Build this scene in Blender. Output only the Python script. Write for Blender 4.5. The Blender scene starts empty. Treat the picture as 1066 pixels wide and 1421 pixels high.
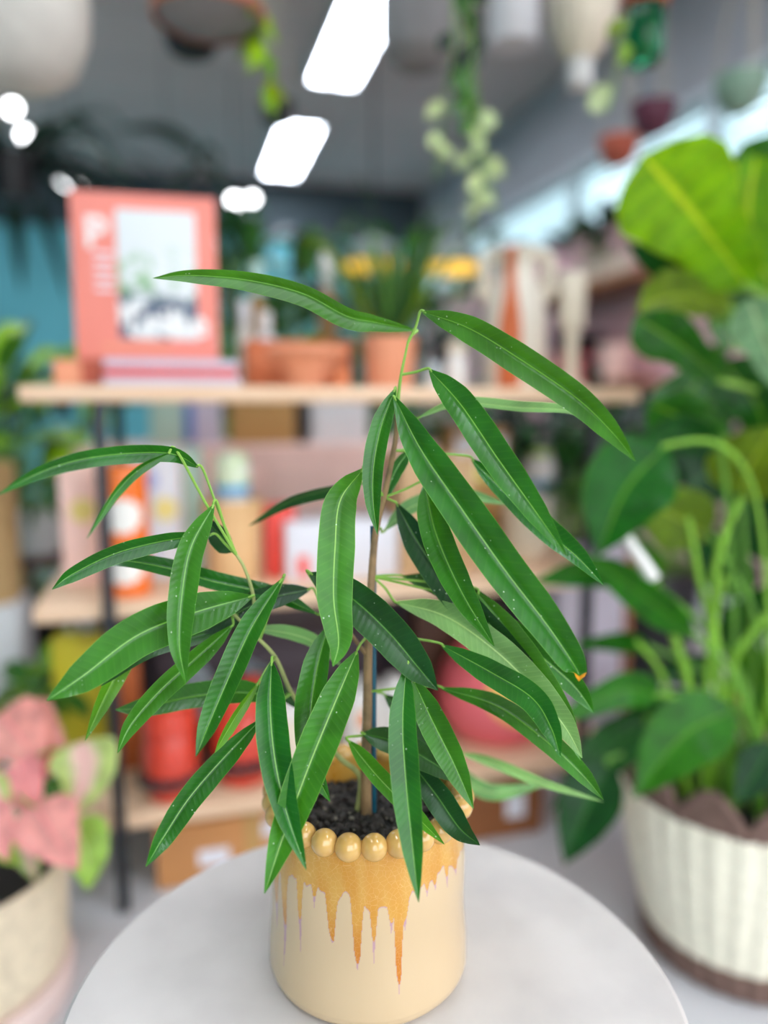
import bpy, bmesh, math, random
import numpy as np
from mathutils import Vector, Matrix
random.seed(7); rng = np.random.default_rng(7)
C = bpy.context.scene.collection
PI = math.pi
# ------------------------------------------------------------------ camera model
F = 1067.0; CX, CY = 533.0, 710.5; PITCH = math.radians(8.0); CH = 0.86
CP, SP = math.cos(PITCH), math.sin(PITCH)
CAM = Vector((0, 0, CH))
def ray(px, py):
    u = (px-CX)/F; v = (CY-py)/F
    return Vector((u, CP+v*SP, -SP+v*CP))
def P(px, py, Y):
    d = ray(px, py); return CAM + d*(Y/d.y)
def PZ(px, py, z):
    d = ray(px, py); return CAM + d*((z-CH)/d.z)
def depth(p): return p[1]*CP - (p[2]-CH)*SP
def mpx(n, p): return n*depth(p)/F
E1 = Vector((0.966, 0.2588, 0)); E2 = Vector((-0.2588, 0.966, 0)); RZ = math.atan2(E1.y, E1.x)
def rc(a, b, z=0.0): return E1*a + E2*b + Vector((0, 0, z))
S0 = Vector((-0.56, 1.19, 0))
def sh(a, b, z): return S0 + E1*a + E2*b + Vector((0, 0, z))
def on(px, b, z):
    """point on the shelf line at depth b and height z seen at image column px"""
    k = (px-CX)/F
    o = S0 + E2*b; 
    a = (k*(o.y*CP-(z-CH)*SP) - o.x)/(E1.x - k*E1.y*CP)
    return sh(a, b, z)
# ------------------------------------------------------------------ colour, materials
def s2l(c):
    c = c/255.0
    return c/12.92 if c <= 0.04045 else ((c+0.055)/1.055)**2.4
def col(rgb): return (s2l(rgb[0]), s2l(rgb[1]), s2l(rgb[2]), 1.0)
class NT:
    def __init__(s, m): s.m = m; s.t = m.node_tree; s.n = s.t.nodes; s.l = s.t.links
    def new(s, typ, **kw):
        n = s.n.new(typ)
        for k, v in kw.items(): setattr(n, k, v)
        return n
    def link(s, a, b): s.l.new(a, b)
    def math(s, op, a, b=None, clamp=False):
        n = s.n.new('ShaderNodeMath'); n.operation = op; n.use_clamp = clamp
        for i, x in enumerate((a, b)):
            if x is None: continue
            if isinstance(x, (int, float)): n.inputs[i].default_value = x
            else: s.l.new(x, n.inputs[i])
        return n.outputs[0]
    def mix(s, fac, a, b):
        n = s.n.new('ShaderNodeMix'); n.data_type = 'RGBA'
        for i, x in ((0, fac), (6, a), (7, b)):
            if isinstance(x, (int, float, tuple)): n.inputs[i].default_value = x
            else: s.l.new(x, n.inputs[i])
        return n.outputs[2]
    def smooth(s, x, lo, hi):
        n = s.n.new('ShaderNodeMapRange'); n.interpolation_type = 'SMOOTHSTEP'
        s.l.new(x, n.inputs[0]); n.inputs[1].default_value = lo; n.inputs[2].default_value = hi
        return n.outputs[0]
def newmat(name):
    m = bpy.data.materials.new(name); m.use_nodes = True
    k = NT(m); b = k.n['Principled BSDF']
    return m, k, b
def mat(name, rgb, rough=0.5, var=0.12, scale=8.0, bump=0.0, bscale=60.0, metal=0.0, coat=0.0, rgb2=None, spec=0.5):
    m, k, b = newmat(name)
    tc = k.new('ShaderNodeTexCoord')
    nz = k.new('ShaderNodeTexNoise'); nz.inputs['Scale'].default_value = scale; nz.inputs['Detail'].default_value = 4
    k.link(tc.outputs['Object'], nz.inputs['Vector'])
    c = col(rgb); d = col(rgb2) if rgb2 else tuple(x*(1-var*2) for x in c[:3])+(1,)
    f = k.smooth(nz.outputs['Fac'], 0.35, 0.75)
    k.link(k.mix(f, c, d), b.inputs['Base Color'])
    b.inputs['Roughness'].default_value = rough; b.inputs['Metallic'].default_value = metal
    b.inputs['Coat Weight'].default_value = coat; b.inputs['Specular IOR Level'].default_value = spec
    if bump > 0:
        n2 = k.new('ShaderNodeTexNoise'); n2.inputs['Scale'].default_value = bscale; n2.inputs['Detail'].default_value = 3
        k.link(tc.outputs['Object'], n2.inputs['Vector'])
        bp = k.new('ShaderNodeBump'); bp.inputs['Strength'].default_value = bump; bp.inputs['Distance'].default_value = 0.004
        k.link(n2.outputs['Fac'], bp.inputs['Height']); k.link(bp.outputs['Normal'], b.inputs['Normal'])
    return m
def emit(name, rgb, strength):
    m, k, b = newmat(name)
    b.inputs['Base Color'].default_value = col(rgb)
    b.inputs['Emission Color'].default_value = col(rgb); b.inputs['Emission Strength'].default_value = strength
    return m
def glass(name, rgb, rough=0.02):
    m, k, b = newmat(name)
    b.inputs['Base Color'].default_value = col(rgb); b.inputs['Transmission Weight'].default_value = 0.9
    b.inputs['Roughness'].default_value = rough; b.inputs['IOR'].default_value = 1.3
    return m
def leafmat(name, rgb, rib=(150, 190, 90), rough=0.34, trans=0.28, trgb=None, specks=0.0, veins=42.0, ribw=0.03, centre=None, hvar=0.18, back=None, vein=0.10, spec=0.5):
    m, k, b = newmat(name)
    uv = k.new('ShaderNodeUVMap'); sp = k.new('ShaderNodeSeparateXYZ'); k.link(uv.outputs[0], sp.inputs[0])
    a = k.math('ABSOLUTE', k.math('SUBTRACT', sp.outputs[0], 0.5))
    tc = k.new('ShaderNodeTexCoord'); oi = k.new('ShaderNodeObjectInfo')
    nz = k.new('ShaderNodeTexNoise'); nz.inputs['Scale'].default_value = 40; k.link(tc.outputs['Object'], nz.inputs['Vector'])
    c = col(rgb); dk = tuple(x*0.62 for x in c[:3])+(1,)
    cc = k.mix(k.smooth(nz.outputs['Fac'], 0.3, 0.75), c, dk)
    hs = k.new('ShaderNodeHueSaturation')
    k.link(k.math('ADD', k.math('MULTIPLY', oi.outputs['Random'], hvar*3.0), 1.0-hvar*1.5), hs.inputs['Value'])
    k.link(k.math('ADD', k.math('MULTIPLY', oi.outputs['Random'], -0.03), 0.515), hs.inputs['Hue'])
    k.link(cc, hs.inputs['Color']); cc = hs.outputs[0]
    if centre:
        cc = k.mix(k.smooth(k.math('ADD', a, k.math('MULTIPLY', nz.outputs['Fac'], 0.25)), 0.42, 0.2), cc, col(centre))
    # side veins as chevrons
    w = k.math('SINE', k.math('MULTIPLY', k.math('SUBTRACT', sp.outputs[1], k.math('MULTIPLY', a, 0.09)), veins*6.283))
    vm = k.math('MULTIPLY', k.smooth(w, 0.6, 1.0), vein)
    cc = k.mix(vm, cc, col(rib))
    cc = k.mix(k.math('MULTIPLY', k.smooth(a, ribw, ribw*0.35), 0.85), cc, col(rib))
    cc = k.mix(k.math('MULTIPLY', k.smooth(a, 0.478, 0.497), 0.5), cc, col(rib))
    if specks > 0:
        vo = k.new('ShaderNodeTexVoronoi'); vo.inputs['Scale'].default_value = 210; k.link(tc.outputs['Object'], vo.inputs['Vector'])
        wn = k.new('ShaderNodeTexNoise'); wn.inputs['Scale'].default_value = 60; k.link(tc.outputs['Object'], wn.inputs['Vector'])
        f = k.math('MULTIPLY', k.smooth(vo.outputs['Distance'], 0.15, 0.08), k.smooth(wn.outputs['Fac'], 0.52, 0.66))
        cc = k.mix(k.math('MULTIPLY', f, specks), cc, col((215, 230, 205)))
    if back:
        g = k.new('ShaderNodeNewGeometry')
        cc = k.mix(k.math('MULTIPLY', g.outputs['Backfacing'], 0.8), cc, col(back))
    k.link(cc, b.inputs['Base Color']); b.inputs['Roughness'].default_value = rough; b.inputs['Specular IOR Level'].default_value = spec
    bp = k.new('ShaderNodeBump'); bp.inputs['Strength'].default_value = 0.05; bp.inputs['Distance'].default_value = 0.001
    k.link(w, bp.inputs['Height']); k.link(bp.outputs['Normal'], b.inputs['Normal'])
    tr = k.new('ShaderNodeBsdfTranslucent')
    hs2 = k.new('ShaderNodeHueSaturation'); hs2.inputs['Hue'].default_value = 0.475; hs2.inputs['Value'].default_value = 1.7; hs2.inputs['Saturation'].default_value = 1.1
    k.link(cc, hs2.inputs['Color']); k.link(hs2.outputs[0], tr.inputs['Color'])
    if trgb:
        tr.inputs['Color'].default_value = col(trgb)
        k.l.remove(tr.inputs['Color'].links[0])
    ms = k.new('ShaderNodeMixShader'); ms.inputs[0].default_value = trans
    k.link(b.outputs[0], ms.inputs[1]); k.link(tr.outputs[0], ms.inputs[2])
    k.link(ms.outputs[0], k.n['Material Output'].inputs['Surface'])
    return m
# ------------------------------------------------------------------ mesh builders: md = (verts, faces, uvs or None, matidx or None)
def box(sx, sy, sz, bev=0.003, at=(0, 0, 0), seg=2):
    """box standing on z=0, centred in x,y"""
    bm = bmesh.new(); bmesh.ops.create_cube(bm, size=1.0)
    for v in bm.verts: v.co = Vector((v.co.x*sx+at[0], v.co.y*sy+at[1], (v.co.z+0.5)*sz+at[2]))
    if bev > 0:
        bmesh.ops.bevel(bm, geom=list(bm.edges), offset=min(bev, 0.45*min(sx, sy, sz)), segments=seg, affect='EDGES', profile=0.5)
    bm.verts.index_update()
    V = [v.co.copy() for v in bm.verts]; Fc = [[v.index for v in f.verts] for f in bm.faces]; bm.free()
    return (V, Fc, None)
def lathe(prof, seg=48, rad=None, at=(0, 0, 0)):
    V = []; Fc = []
    n = len(prof)
    for i, (r, z) in enumerate(prof):
        for j in range(seg):
            t = 2*PI*j/seg; rr = max(r, 1e-5)
            if rad: rr, zz = rad(rr, z, t, i)
            else: zz = z
            V.append(Vector((rr*math.cos(t)+at[0], rr*math.sin(t)+at[1], zz+at[2])))
    for i in range(n-1):
        for j in range(seg):
            k = (j+1) % seg
            Fc.append([i*seg+j, i*seg+k, (i+1)*seg+k, (i+1)*seg+j])
    return (V, Fc, None)
def catmull(pts, n):
    p = [Vector(q) for q in pts]
    if len(p) == 2: return [p[0].lerp(p[1], i/(n-1)) for i in range(n)]
    p = [p[0]*2-p[1]] + p + [p[-1]*2-p[-2]]
    m = len(p)-3; out = []
    for i in range(n):
        s = i/(n-1)*m; k = min(int(s), m-1); t = s-k
        a, b, c, d = p[k:k+4]
        out.append(0.5*((2*b)+(c-a)*t+(2*a-5*b+4*c-d)*t*t+(3*b-a-3*c+d)*t**3))
    return out
def tube(pts, r0, r1=None, seg=8, n=None, smoothpath=True, cap=True):
    r1 = r0 if r1 is None else r1
    n = n or max(6, 6*len(pts))
    q = catmull(pts, n) if smoothpath else [Vector(p) for p in pts]
    n = len(q); V = []; Fc = []
    ref = Vector((0.31, 0.17, 0.93))
    for i in range(n):
        T = (q[min(i+1, n-1)]-q[max(i-1, 0)])
        T = T.normalized() if T.length > 1e-9 else Vector((0, 0, 1))
        if abs(T.dot(ref)) > 0.97: ref = Vector((1, 0.2, 0.1))
        A = T.cross(ref).normalized(); B = T.cross(A); r = r0+(r1-r0)*i/(n-1); ref = -B if False else ref
        for j in range(seg):
            t = 2*PI*j/seg; V.append(q[i]+A*(r*math.cos(t))+B*(r*math.sin(t)))
    for i in range(n-1):
        for j in range(seg):
            k = (j+1) % seg; Fc.append([i*seg+j, i*seg+k, (i+1)*seg+k, (i+1)*seg+j])
    if cap: Fc.append(list(range(seg))[::-1]); Fc.append([(n-1)*seg+j for j in range(seg)])
    return (V, Fc, None)
def sphere(r, at=(0, 0, 0), seg=20, rings=12, sc=(1, 1, 1)):
    prof = [(r*math.sin(PI*i/rings), -r*math.cos(PI*i/rings)) for i in range(rings+1)]
    V, Fc, _ = lathe(prof, seg)
    return ([Vector((v.x*sc[0]+at[0], v.y*sc[1]+at[1], v.z*sc[2]+at[2])) for v in V], Fc, None)
def join(*mds):
    V = []; Fc = []
    for m in mds:
        o = len(V); V += m[0]; Fc += [[i+o for i in f] for f in m[1]]
    return (V, Fc, None)
def xf(md, loc=(0, 0, 0), rz=0.0, rx=0.0, ry=0.0):
    M = Matrix.Translation(Vector(loc)) @ Matrix.Rotation(rz, 4, 'Z') @ Matrix.Rotation(ry, 4, 'Y') @ Matrix.Rotation(rx, 4, 'X')
    return ([M @ v for v in md[0]], md[1], md[2])
PROF = {
 'alii': ([0, .03, .10, .22, .40, .60, .78, .90, .97, 1], [.10, .26, .60, .90, 1, .93, .68, .36, .13, .02]),
 'lily': ([0, .06, .18, .34, .5, .7, .86, .95, 1], [.04, .34, .78, 1, .98, .74, .38, .12, .01]),
 'fiddle': ([0, .08, .2, .4, .58, .74, .88, .96, 1], [.08, .42, .55, .66, .9, 1, .82, .45, .05]),
 'heart': ([0, .05, .15, .3, .5, .7, .88, 1], [.35, .75, .97, 1, .82, .55, .24, .02]),
 'round': ([0, .1, .3, .5, .7, .9, 1], [.1, .6, .95, 1, .9, .5, .05]),
 'blade': ([0, .1, .4, .75, 1], [.7, .9, 1, .6, .03]),
}
def leaf(pts, width, prof='alii', fold=0.3, roll=0.0, n=26, face=None, wave=0.0, curl=0.0, thick=0.0):
    """leaf blade along world points; its upper face turns towards `face` (a point) and is rolled about its rib"""
    q = catmull(pts, n); xs, ys = PROF[prof]; V = []; Fc = []; U = []
    fc = CAM if face is None else Vector(face)
    m = 8; ph = random.random()*6
    for i in range(n):
        t = i/(n-1); T = (q[min(i+1, n-1)]-q[max(i-1, 0)]).normalized()
        N = (fc-q[i]); N = (N-T*N.dot(T)); N = N.normalized() if N.length > 1e-6 else Vector((0, 0, 1))
        W = T.cross(N).normalized()
        r = roll if not isinstance(roll, (tuple, list)) else roll[0]+(roll[1]-roll[0])*t
        cr, sr = math.cos(math.radians(r)), math.sin(math.radians(r))
        W2 = W*cr+N*sr; N2 = N*cr-W*sr
        hw = 0.5*width*float(np.interp(t, xs, ys))
        for j in range(m+1):
            s = -1+2*j/m; a = abs(s)
            up = fold*hw*a*(1-0.22*a) - curl*hw*a*a + wave*width*math.sin(t*22+ph+(1.7 if s > 0 else 0))*a*a
            V.append(q[i]+W2*(s*hw)+N2*up); U.append((j/m, t))
    for i in range(n-1):
        for j in range(m):
            Fc.append([i*(m+1)+j, i*(m+1)+j+1, (i+1)*(m+1)+j+1, (i+1)*(m+1)+j])
    return (V, Fc, U)
# ------------------------------------------------------------------ objects
def mesh(name, md, m, parent=None, off=None, sharp=35, smooth=True):
    me = bpy.data.meshes.new(name)
    V = md[0] if off is None else [v-off for v in md[0]]
    me.from_pydata([tuple(v) for v in V], [], md[1])
    if md[2] is not None:
        l = me.uv_layers.new(name='UVMap')
        vi = np.empty(len(me.loops), dtype=np.int32); me.loops.foreach_get('vertex_index', vi)
        l.data.foreach_set('uv', np.array(md[2], dtype=np.float32)[vi].ravel())
    for x in (m if isinstance(m, (list, tuple)) else [m]): me.materials.append(x)
    me.validate()
    if smooth:
        me.polygons.foreach_set('use_smooth', [True]*len(me.polygons))
        if sharp: me.set_sharp_from_angle(angle=math.radians(sharp))
    o = bpy.data.objects.new(name, me); C.objects.link(o)
    if parent is not None: o.parent = parent
    return o
def tag(o, label, cat, group=None, kind=None):
    o['label'] = label; o['category'] = cat
    if group: o['group'] = group
    if kind: o['kind'] = kind
    return o
def thing(name, label, cat, loc=(0, 0, 0), rz=0.0, group=None):
    o = bpy.data.objects.new(name, None); C.objects.link(o); o.location = loc; o.rotation_euler = (0, 0, rz)
    o.empty_display_size = 0.05
    return tag(o, label, cat, group)
def single(name, label, cat, md, m, loc=(0, 0, 0), rz=0.0, group=None, **kw):
    o = mesh(name, md, m, **kw); o.location = loc; o.rotation_euler = (0, 0, rz)
    return tag(o, label, cat, group)
def struct(name, md, m, parent=None, **kw):
    o = mesh(name, md, m, parent, **kw)
    if parent is None: o['kind'] = 'structure'
    return o
def text_md(s, size, depth_=0.0006, align='LEFT'):
    cu = bpy.data.curves.new('lettering', 'FONT'); cu.body = s; cu.size = size; cu.extrude = depth_; cu.offset = size*.022; cu.align_x = align
    cu.resolution_u = 3
    o = bpy.data.objects.new('lettering', cu); C.objects.link(o)
    dg = bpy.context.evaluated_depsgraph_get(); dg.update()
    me = bpy.data.meshes.new_from_object(o.evaluated_get(dg))
    V = [v.co.copy() for v in me.vertices]; Fc = [list(p.vertices) for p in me.polygons]
    bpy.data.objects.remove(o); bpy.data.curves.remove(cu); bpy.data.meshes.remove(me)
    return (V, Fc, None)
# ------------------------------------------------------------------ palette
M = {}
M['marble'] = mat('pale_stone', (204, 199, 194), 0.45, 0.03, 14, rgb2=(192, 187, 183), spec=0.3)
M['white'] = mat('white_paint', (222, 223, 224), 0.5, 0.03)
M['white_gloss'] = mat('white_ceramic', (232, 230, 226), 0.2, 0.03)
M['cream'] = mat('cream_ceramic', (230, 218, 196), 0.45, 0.05, 30)
M['grey_ceramic'] = mat('grey_ceramic', (140, 138, 138), 0.6, 0.06, 20)
M['offwhite_pot'] = mat('offwhite_pot', (212, 208, 198), 0.7, 0.08, 12, bump=0.4)
M['black'] = mat('black_plastic', (26, 27, 30), 0.45, 0.1)
M['black_metal'] = mat('black_metal', (26, 31, 38), 0.5, 0.1)
M['terracotta'] = mat('terracotta', (214, 122, 78), 0.75, 0.08, 14, rgb2=(222, 142, 100))
M['terracotta_pale'] = mat('pale_terracotta', (232, 158, 122), 0.75, 0.06, 14)
M['terracotta_red'] = mat('red_terracotta', (190, 95, 72), 0.7, 0.08, 14)
M['coral'] = mat('coral_cloth', (236, 138, 122), 0.6, 0.03)
M['paper'] = mat('paper_edges', (226, 222, 222), 0.8, 0.05, 40)
M['lilac_paper'] = mat('lilac_cover', (205, 198, 214), 0.6, 0.05)
M['pink_paint'] = mat('pink_paint', (255, 214, 200), 0.6, 0.04)
M['pink_wall'] = mat('pink_wall', (226, 178, 182), 0.7, 0.04, 2)
M['plum'] = mat('plum_paint', (62, 48, 56), 0.6, 0.1)
M['copper'] = mat('copper', (214, 140, 116), 0.35, 0.05, metal=0.6)
M['cord'] = mat('jute_cord', (170, 160, 140), 0.9, 0.1)
M['soil'] = mat('soil', (34, 30, 28), 0.75, 0.3, 140, bump=0.8, bscale=200, rgb2=(18, 16, 15))
M['bark'] = mat('bark_chips', (52, 45, 42), 0.6, 0.3, 90, rgb2=(24, 21, 20))
M['chip_pale'] = mat('pale_chips', (120, 112, 102), 0.7, 0.2, 90)
M['stem'] = mat('woody_stem', (150, 120, 84), 0.7, 0.2, 60, rgb2=(112, 92, 66), bump=0.3, bscale=150)
M['twig'] = mat('green_twig', (168, 176, 110), 0.6, 0.15, 60)
M['lily_petiole'] = mat('lily_petiole', (96, 152, 44), 0.45, 0.1, 20)
M['petiole'] = mat('green_petiole', (132, 178, 70), 0.5, 0.1, 40)
M['lily_stalk'] = mat('lily_stalk', (128, 182, 52), 0.42, 0.1, 20)
M['stake'] = mat('teal_stake', (18, 86, 108), 0.4, 0.1)
M['card_board'] = mat('cardboard', (198, 138, 84), 0.8, 0.06, 10)
M['label_white'] = mat('white_label', (225, 225, 232), 0.6, 0.03)
M['red_glaze'] = mat('red_glaze', (214, 66, 46), 0.28, 0.05, 10, coat=0.3)
M['tan_box'] = mat('tan_box', (190, 148, 88), 0.7, 0.05, 14)
M['tan_clay'] = mat('tan_clay', (226, 184, 132), 0.7, 0.05, 14)
M['yellow'] = mat('yellow_card', (206, 192, 40), 0.6, 0.05)
M['blue'] = mat('blue_print', (70, 110, 190), 0.6, 0.05)
M['sky_blue'] = mat('light_blue_print', (96, 170, 214), 0.6, 0.05)
M['mint'] = mat('mint_print', (178, 206, 190), 0.6, 0.06)
M['orange'] = mat('orange_tin', (240, 120, 40), 0.4, 0.04)
M['red_print'] = mat('red_print', (234, 72, 60), 0.5, 0.04)
M['pink_clay'] = mat('pink_clay', (236, 112, 120), 0.5, 0.06, 8)
M['mustard'] = mat('mustard_print', (240, 178, 84), 0.5, 0.05)
M['greyblue'] = mat('grey_blue_enamel', (170, 182, 188), 0.4, 0.05)
M['sage'] = mat('sage_glaze', (130, 160, 138), 0.5, 0.05)
M['maroon'] = mat('maroon_glaze', (96, 44, 64), 0.5, 0.06)
M['amber'] = mat('amber_bottle', (150, 112, 60), 0.3, 0.1)
M['green_bottle'] = glass('green_glass', (30, 140, 100))
M['clear_glass'] = glass('clear_glass', (225, 238, 240))
M['ink'] = mat('dark_ink', (50, 52, 58), 0.6, 0.1)
M['bead_black'] = mat('black_glaze', (28, 27, 34), 0.15, 0.1)
M['straw'] = mat('straw_weave', (234, 218, 188), 0.8, 0.1, 60, bump=0.5, bscale=120)
M['pale_weave'] = mat('pale_weave', (244, 238, 216), 0.8, 0.06, 60, bump=0.5, bscale=160)
M['brown_weave'] = mat('brown_weave', (118, 92, 82), 0.85, 0.15, 60, bump=0.5, bscale=160)
M['pinkish_stand'] = mat('pale_pink_stand', (232, 208, 200), 0.6, 0.05)
M['lamp_yellow'] = emit('lamp_glow', (240, 190, 60), 0.75)
M['bulb'] = emit('bulb_glow', (250, 252, 255), 9.0)
M['tube_light'] = emit('fluorescent_diffuser', (228, 236, 248), 12.0)
M['shade'] = mat('grey_shade', (120, 130, 126), 0.5, 0.05)
M['dark_brown'] = mat('dark_brown', (86, 54, 38), 0.6, 0.1)
# wood boards: fine grain along x
def woodmat(name, a, b_, scale=(2.0, 40.0, 40.0)):
    m, k, b = newmat(name); tc = k.new('ShaderNodeTexCoord'); mp = k.new('ShaderNodeMapping'); mp.inputs['Scale'].default_value = scale
    k.link(tc.outputs['Object'], mp.inputs['Vector']); nz = k.new('ShaderNodeTexNoise'); nz.inputs['Scale'].default_value = 3; nz.inputs['Detail'].default_value = 6
    k.link(mp.outputs[0], nz.inputs['Vector']); k.link(k.mix(k.smooth(nz.outputs['Fac'], .3, .7), col(a), col(b_)), b.inputs['Base Color'])
    b.inputs['Roughness'].default_value = 0.6; return m
M['pine'] = woodmat('pine_board', (236, 204, 172), (222, 184, 148))
M['wood'] = woodmat('crate_wood', (220, 184, 140), (196, 156, 112))
M['wood_dark'] = woodmat('shelf_wood', (176, 120, 78), (150, 98, 62))
M['wicker_tan'] = mat('tan_wicker', (214, 176, 122), 0.8, 0.1, 70, bump=0.5, bscale=110)
# leaves
M['L'] = leafmat('fig_leaf', (44, 116, 30), rib=(120, 184, 76), specks=0.55, rough=0.30, trans=0.28, back=(92, 150, 66), veins=30, ribw=0.026, vein=0.04)
M['Ldark'] = leafmat('fig_leaf_dark', (26, 78, 26), rib=(84, 140, 60), specks=0.5, rough=0.36, trans=0.18, veins=30, ribw=0.026, vein=0.04)
M['Llight'] = leafmat('fig_leaf_light', (78, 150, 34), rib=(150, 204, 96), specks=0.6, rough=0.36, trans=0.35, veins=30, ribw=0.026, vein=0.04)
M['Lpale'] = leafmat('fig_leaf_pale', (112, 164, 92), rib=(176, 210, 130), specks=0.2, rough=0.45, trans=0.25)
M['lily'] = leafmat('lily_leaf', (28, 106, 10), rib=(84, 146, 36), rough=0.38, spec=0.25, trans=0.35, veins=16)
M['lily_dark'] = leafmat('lily_leaf_dark', (14, 70, 22), rib=(50, 110, 40), rough=0.38, spec=0.25, trans=0.2, veins=16)
M['lily_olive'] = leafmat('lily_leaf_olive', (96, 132, 18), rib=(150, 180, 60), rough=0.4, trans=0.4, veins=16)
M['fiddle'] = leafmat('fiddle_leaf', (92, 160, 10), rib=(178, 206, 40), rough=0.4, trans=0.5, veins=9, ribw=0.04)
M['fiddle_dark'] = leafmat('fiddle_leaf_dark', (36, 100, 30), rib=(110, 160, 50), rough=0.3, trans=0.25, veins=9, ribw=0.035)
M['fiddle_pale'] = leafmat('fiddle_leaf_pale', (120, 168, 120), rib=(180, 205, 150), rough=0.35, trans=0.3, veins=9, ribw=0.035)
M['bush'] = leafmat('bush_leaf', (30, 84, 34), rib=(80, 130, 60), rough=0.4, trans=0.2, veins=12)
M['bush_mid'] = leafmat('bush_leaf_mid', (50, 116, 36), rib=(120, 170, 70), rough=0.4, trans=0.25, veins=12)
M['bush_dark'] = leafmat('bush_leaf_dark', (14, 44, 28), rib=(40, 70, 40), rough=0.45, trans=0.1, veins=12)
M['lime'] = leafmat('lime_leaf', (130, 190, 14), rib=(190, 220, 70), rough=0.4, trans=0.4, veins=12)
M['olive'] = leafmat('olive_leaf', (110, 140, 20), rib=(160, 180, 50), rough=0.4, trans=0.4, veins=12)
M['pale_green'] = leafmat('pale_green_leaf', (196, 216, 158), rib=(220, 230, 190), rough=0.45, trans=0.35, veins=10)
M['pink_leaf'] = leafmat('pink_leaf', (240, 164, 154), rib=(236, 142, 138), rough=0.5, trans=0.3, veins=7, ribw=0.04, hvar=0.08)
M['pink_green_leaf'] = leafmat('pink_green_leaf', (186, 214, 124), rib=(214, 160, 150), rough=0.5, trans=0.3, veins=7, centre=(232, 196, 184), hvar=0.06)
M['lime_leaf'] = leafmat('lime_leaf_soft', (150, 204, 84), rib=(200, 224, 130), rough=0.5, trans=0.3, veins=7, hvar=0.08)
M['grass'] = leafmat('grass_blade', (60, 120, 44), rib=(130, 180, 90), rough=0.4, trans=0.3, veins=4)
# ------------------------------------------------------------------ the room
HC = 2.75; AR = 2.22; AL = -3.4; BB = 7.0; B0 = -1.6
def quadbox(a0, a1, b0, b1, z0, z1):
    V = [rc(a, b, z) for z in (z0, z1) for a, b in ((a0, b0), (a1, b0), (a1, b1), (a0, b1))]
    return (V, [[3, 2, 1, 0], [4, 5, 6, 7], [0, 1, 5, 4], [1, 2, 6, 5], [2, 3, 7, 6], [3, 0, 4, 7]], None)
mfloor, k, b = newmat('grey_floor')
tc = k.new('ShaderNodeTexCoord'); nz = k.new('ShaderNodeTexNoise'); nz.inputs['Scale'].default_value = 3; nz.inputs['Detail'].default_value = 8
k.link(tc.outputs['Object'], nz.inputs['Vector']); k.link(k.mix(nz.outputs['Fac'], col((188, 188, 190)), col((206, 206, 208))), b.inputs['Base Color']); b.inputs['Roughness'].default_value = 0.35
struct('floor', quadbox(AL-.1, AR+.1, B0, BB+.1, -0.06, 0.0), mfloor, smooth=False)
mceil, k, b = newmat('grey_ceiling_tile')
tc = k.new('ShaderNodeTexCoord'); mp = k.new('ShaderNodeMapping'); mp.inputs['Rotation'].default_value = (0, 0, -RZ); br = k.new('ShaderNodeTexBrick')
br.offset = 0.0; br.inputs['Scale'].default_value = 1.0; br.inputs['Brick Width'].default_value = 1.2; br.inputs['Row Height'].default_value = 0.6; br.inputs['Mortar Size'].default_value = 0.012
br.inputs['Color1'].default_value = col((214, 198, 192)); br.inputs['Color2'].default_value = col((210, 194, 188)); br.inputs['Mortar'].default_value = col((190, 176, 172))
k.link(tc.outputs['Object'], mp.inputs['Vector']); k.link(mp.outputs[0], br.inputs['Vector']); k.link(br.outputs['Color'], b.inputs['Base Color']); b.inputs['Roughness'].default_value = 0.9
struct('ceiling', quadbox(AL-.1, AR+.1, B0, BB+.1, HC, HC+.1), mceil, smooth=False)
M['teal_wall'] = mat('turquoise_wall', (116, 202, 212), 0.7, 0.05, 1.5)
M['slate_wall'] = mat('slate_wall', (70, 84, 90), 0.7, 0.06, 1.5)
wb = struct('wall_back', quadbox(AL-.1, AR+.1, BB, BB+.1, 0, 2.3), M['teal_wall'], smooth=False)
struct('trim_1', quadbox(AL-.1, AR, BB-.06, BB+.1, 2.3, HC), M['slate_wall'], smooth=False)
struct('wall_left', quadbox(AL-.1, AL, B0, BB, 0, HC), M['teal_wall'], smooth=False)
WZ0, WZ1 = 1.80, 2.18
struct('wall_right', quadbox(AR, AR+.1, -0.2, BB, 0, WZ0), M['pink_wall'], smooth=False)
M['bulkhead'] = mat('grey_bulkhead', (176, 174, 178), 0.8, 0.03, 2)
struct('trim_2', quadbox(AR, AR+.1, -0.2, BB, WZ1, HC), M['bulkhead'], smooth=False)
# high strip window with louvre slats
mw, k, b = newmat('window_frame_white'); b.inputs['Base Color'].default_value = col((206, 212, 216)); b.inputs['Roughness'].default_value = 0.4
wf = join(quadbox(AR-.02, AR+.1, -0.2, BB, WZ0, WZ0+.03), quadbox(AR-.02, AR+.1, -0.2, BB, WZ1-.03, WZ1),
          *[quadbox(AR+.02, AR+.08, bb-.02, bb+.02, WZ0, WZ1) for bb in (0.6, 1.8, 3.0, 4.2, 5.4, 6.6)])
w1 = struct('window_1', wf, mw, smooth=False)
ml, k, b = newmat('louvre_slat'); b.inputs['Base Color'].default_value = col((236, 240, 240)); b.inputs['Roughness'].default_value = 0.5
tr = k.new('ShaderNodeBsdfTranslucent'); tr.inputs['Color'].default_value = col((238, 244, 244)); ms = k.new('ShaderNodeMixShader'); ms.inputs[0].default_value = 0.55
k.link(b.outputs[0], ms.inputs[1]); k.link(tr.outputs[0], ms.inputs[2]); k.link(ms.outputs[0], k.n['Material Output'].inputs['Surface'])
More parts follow.
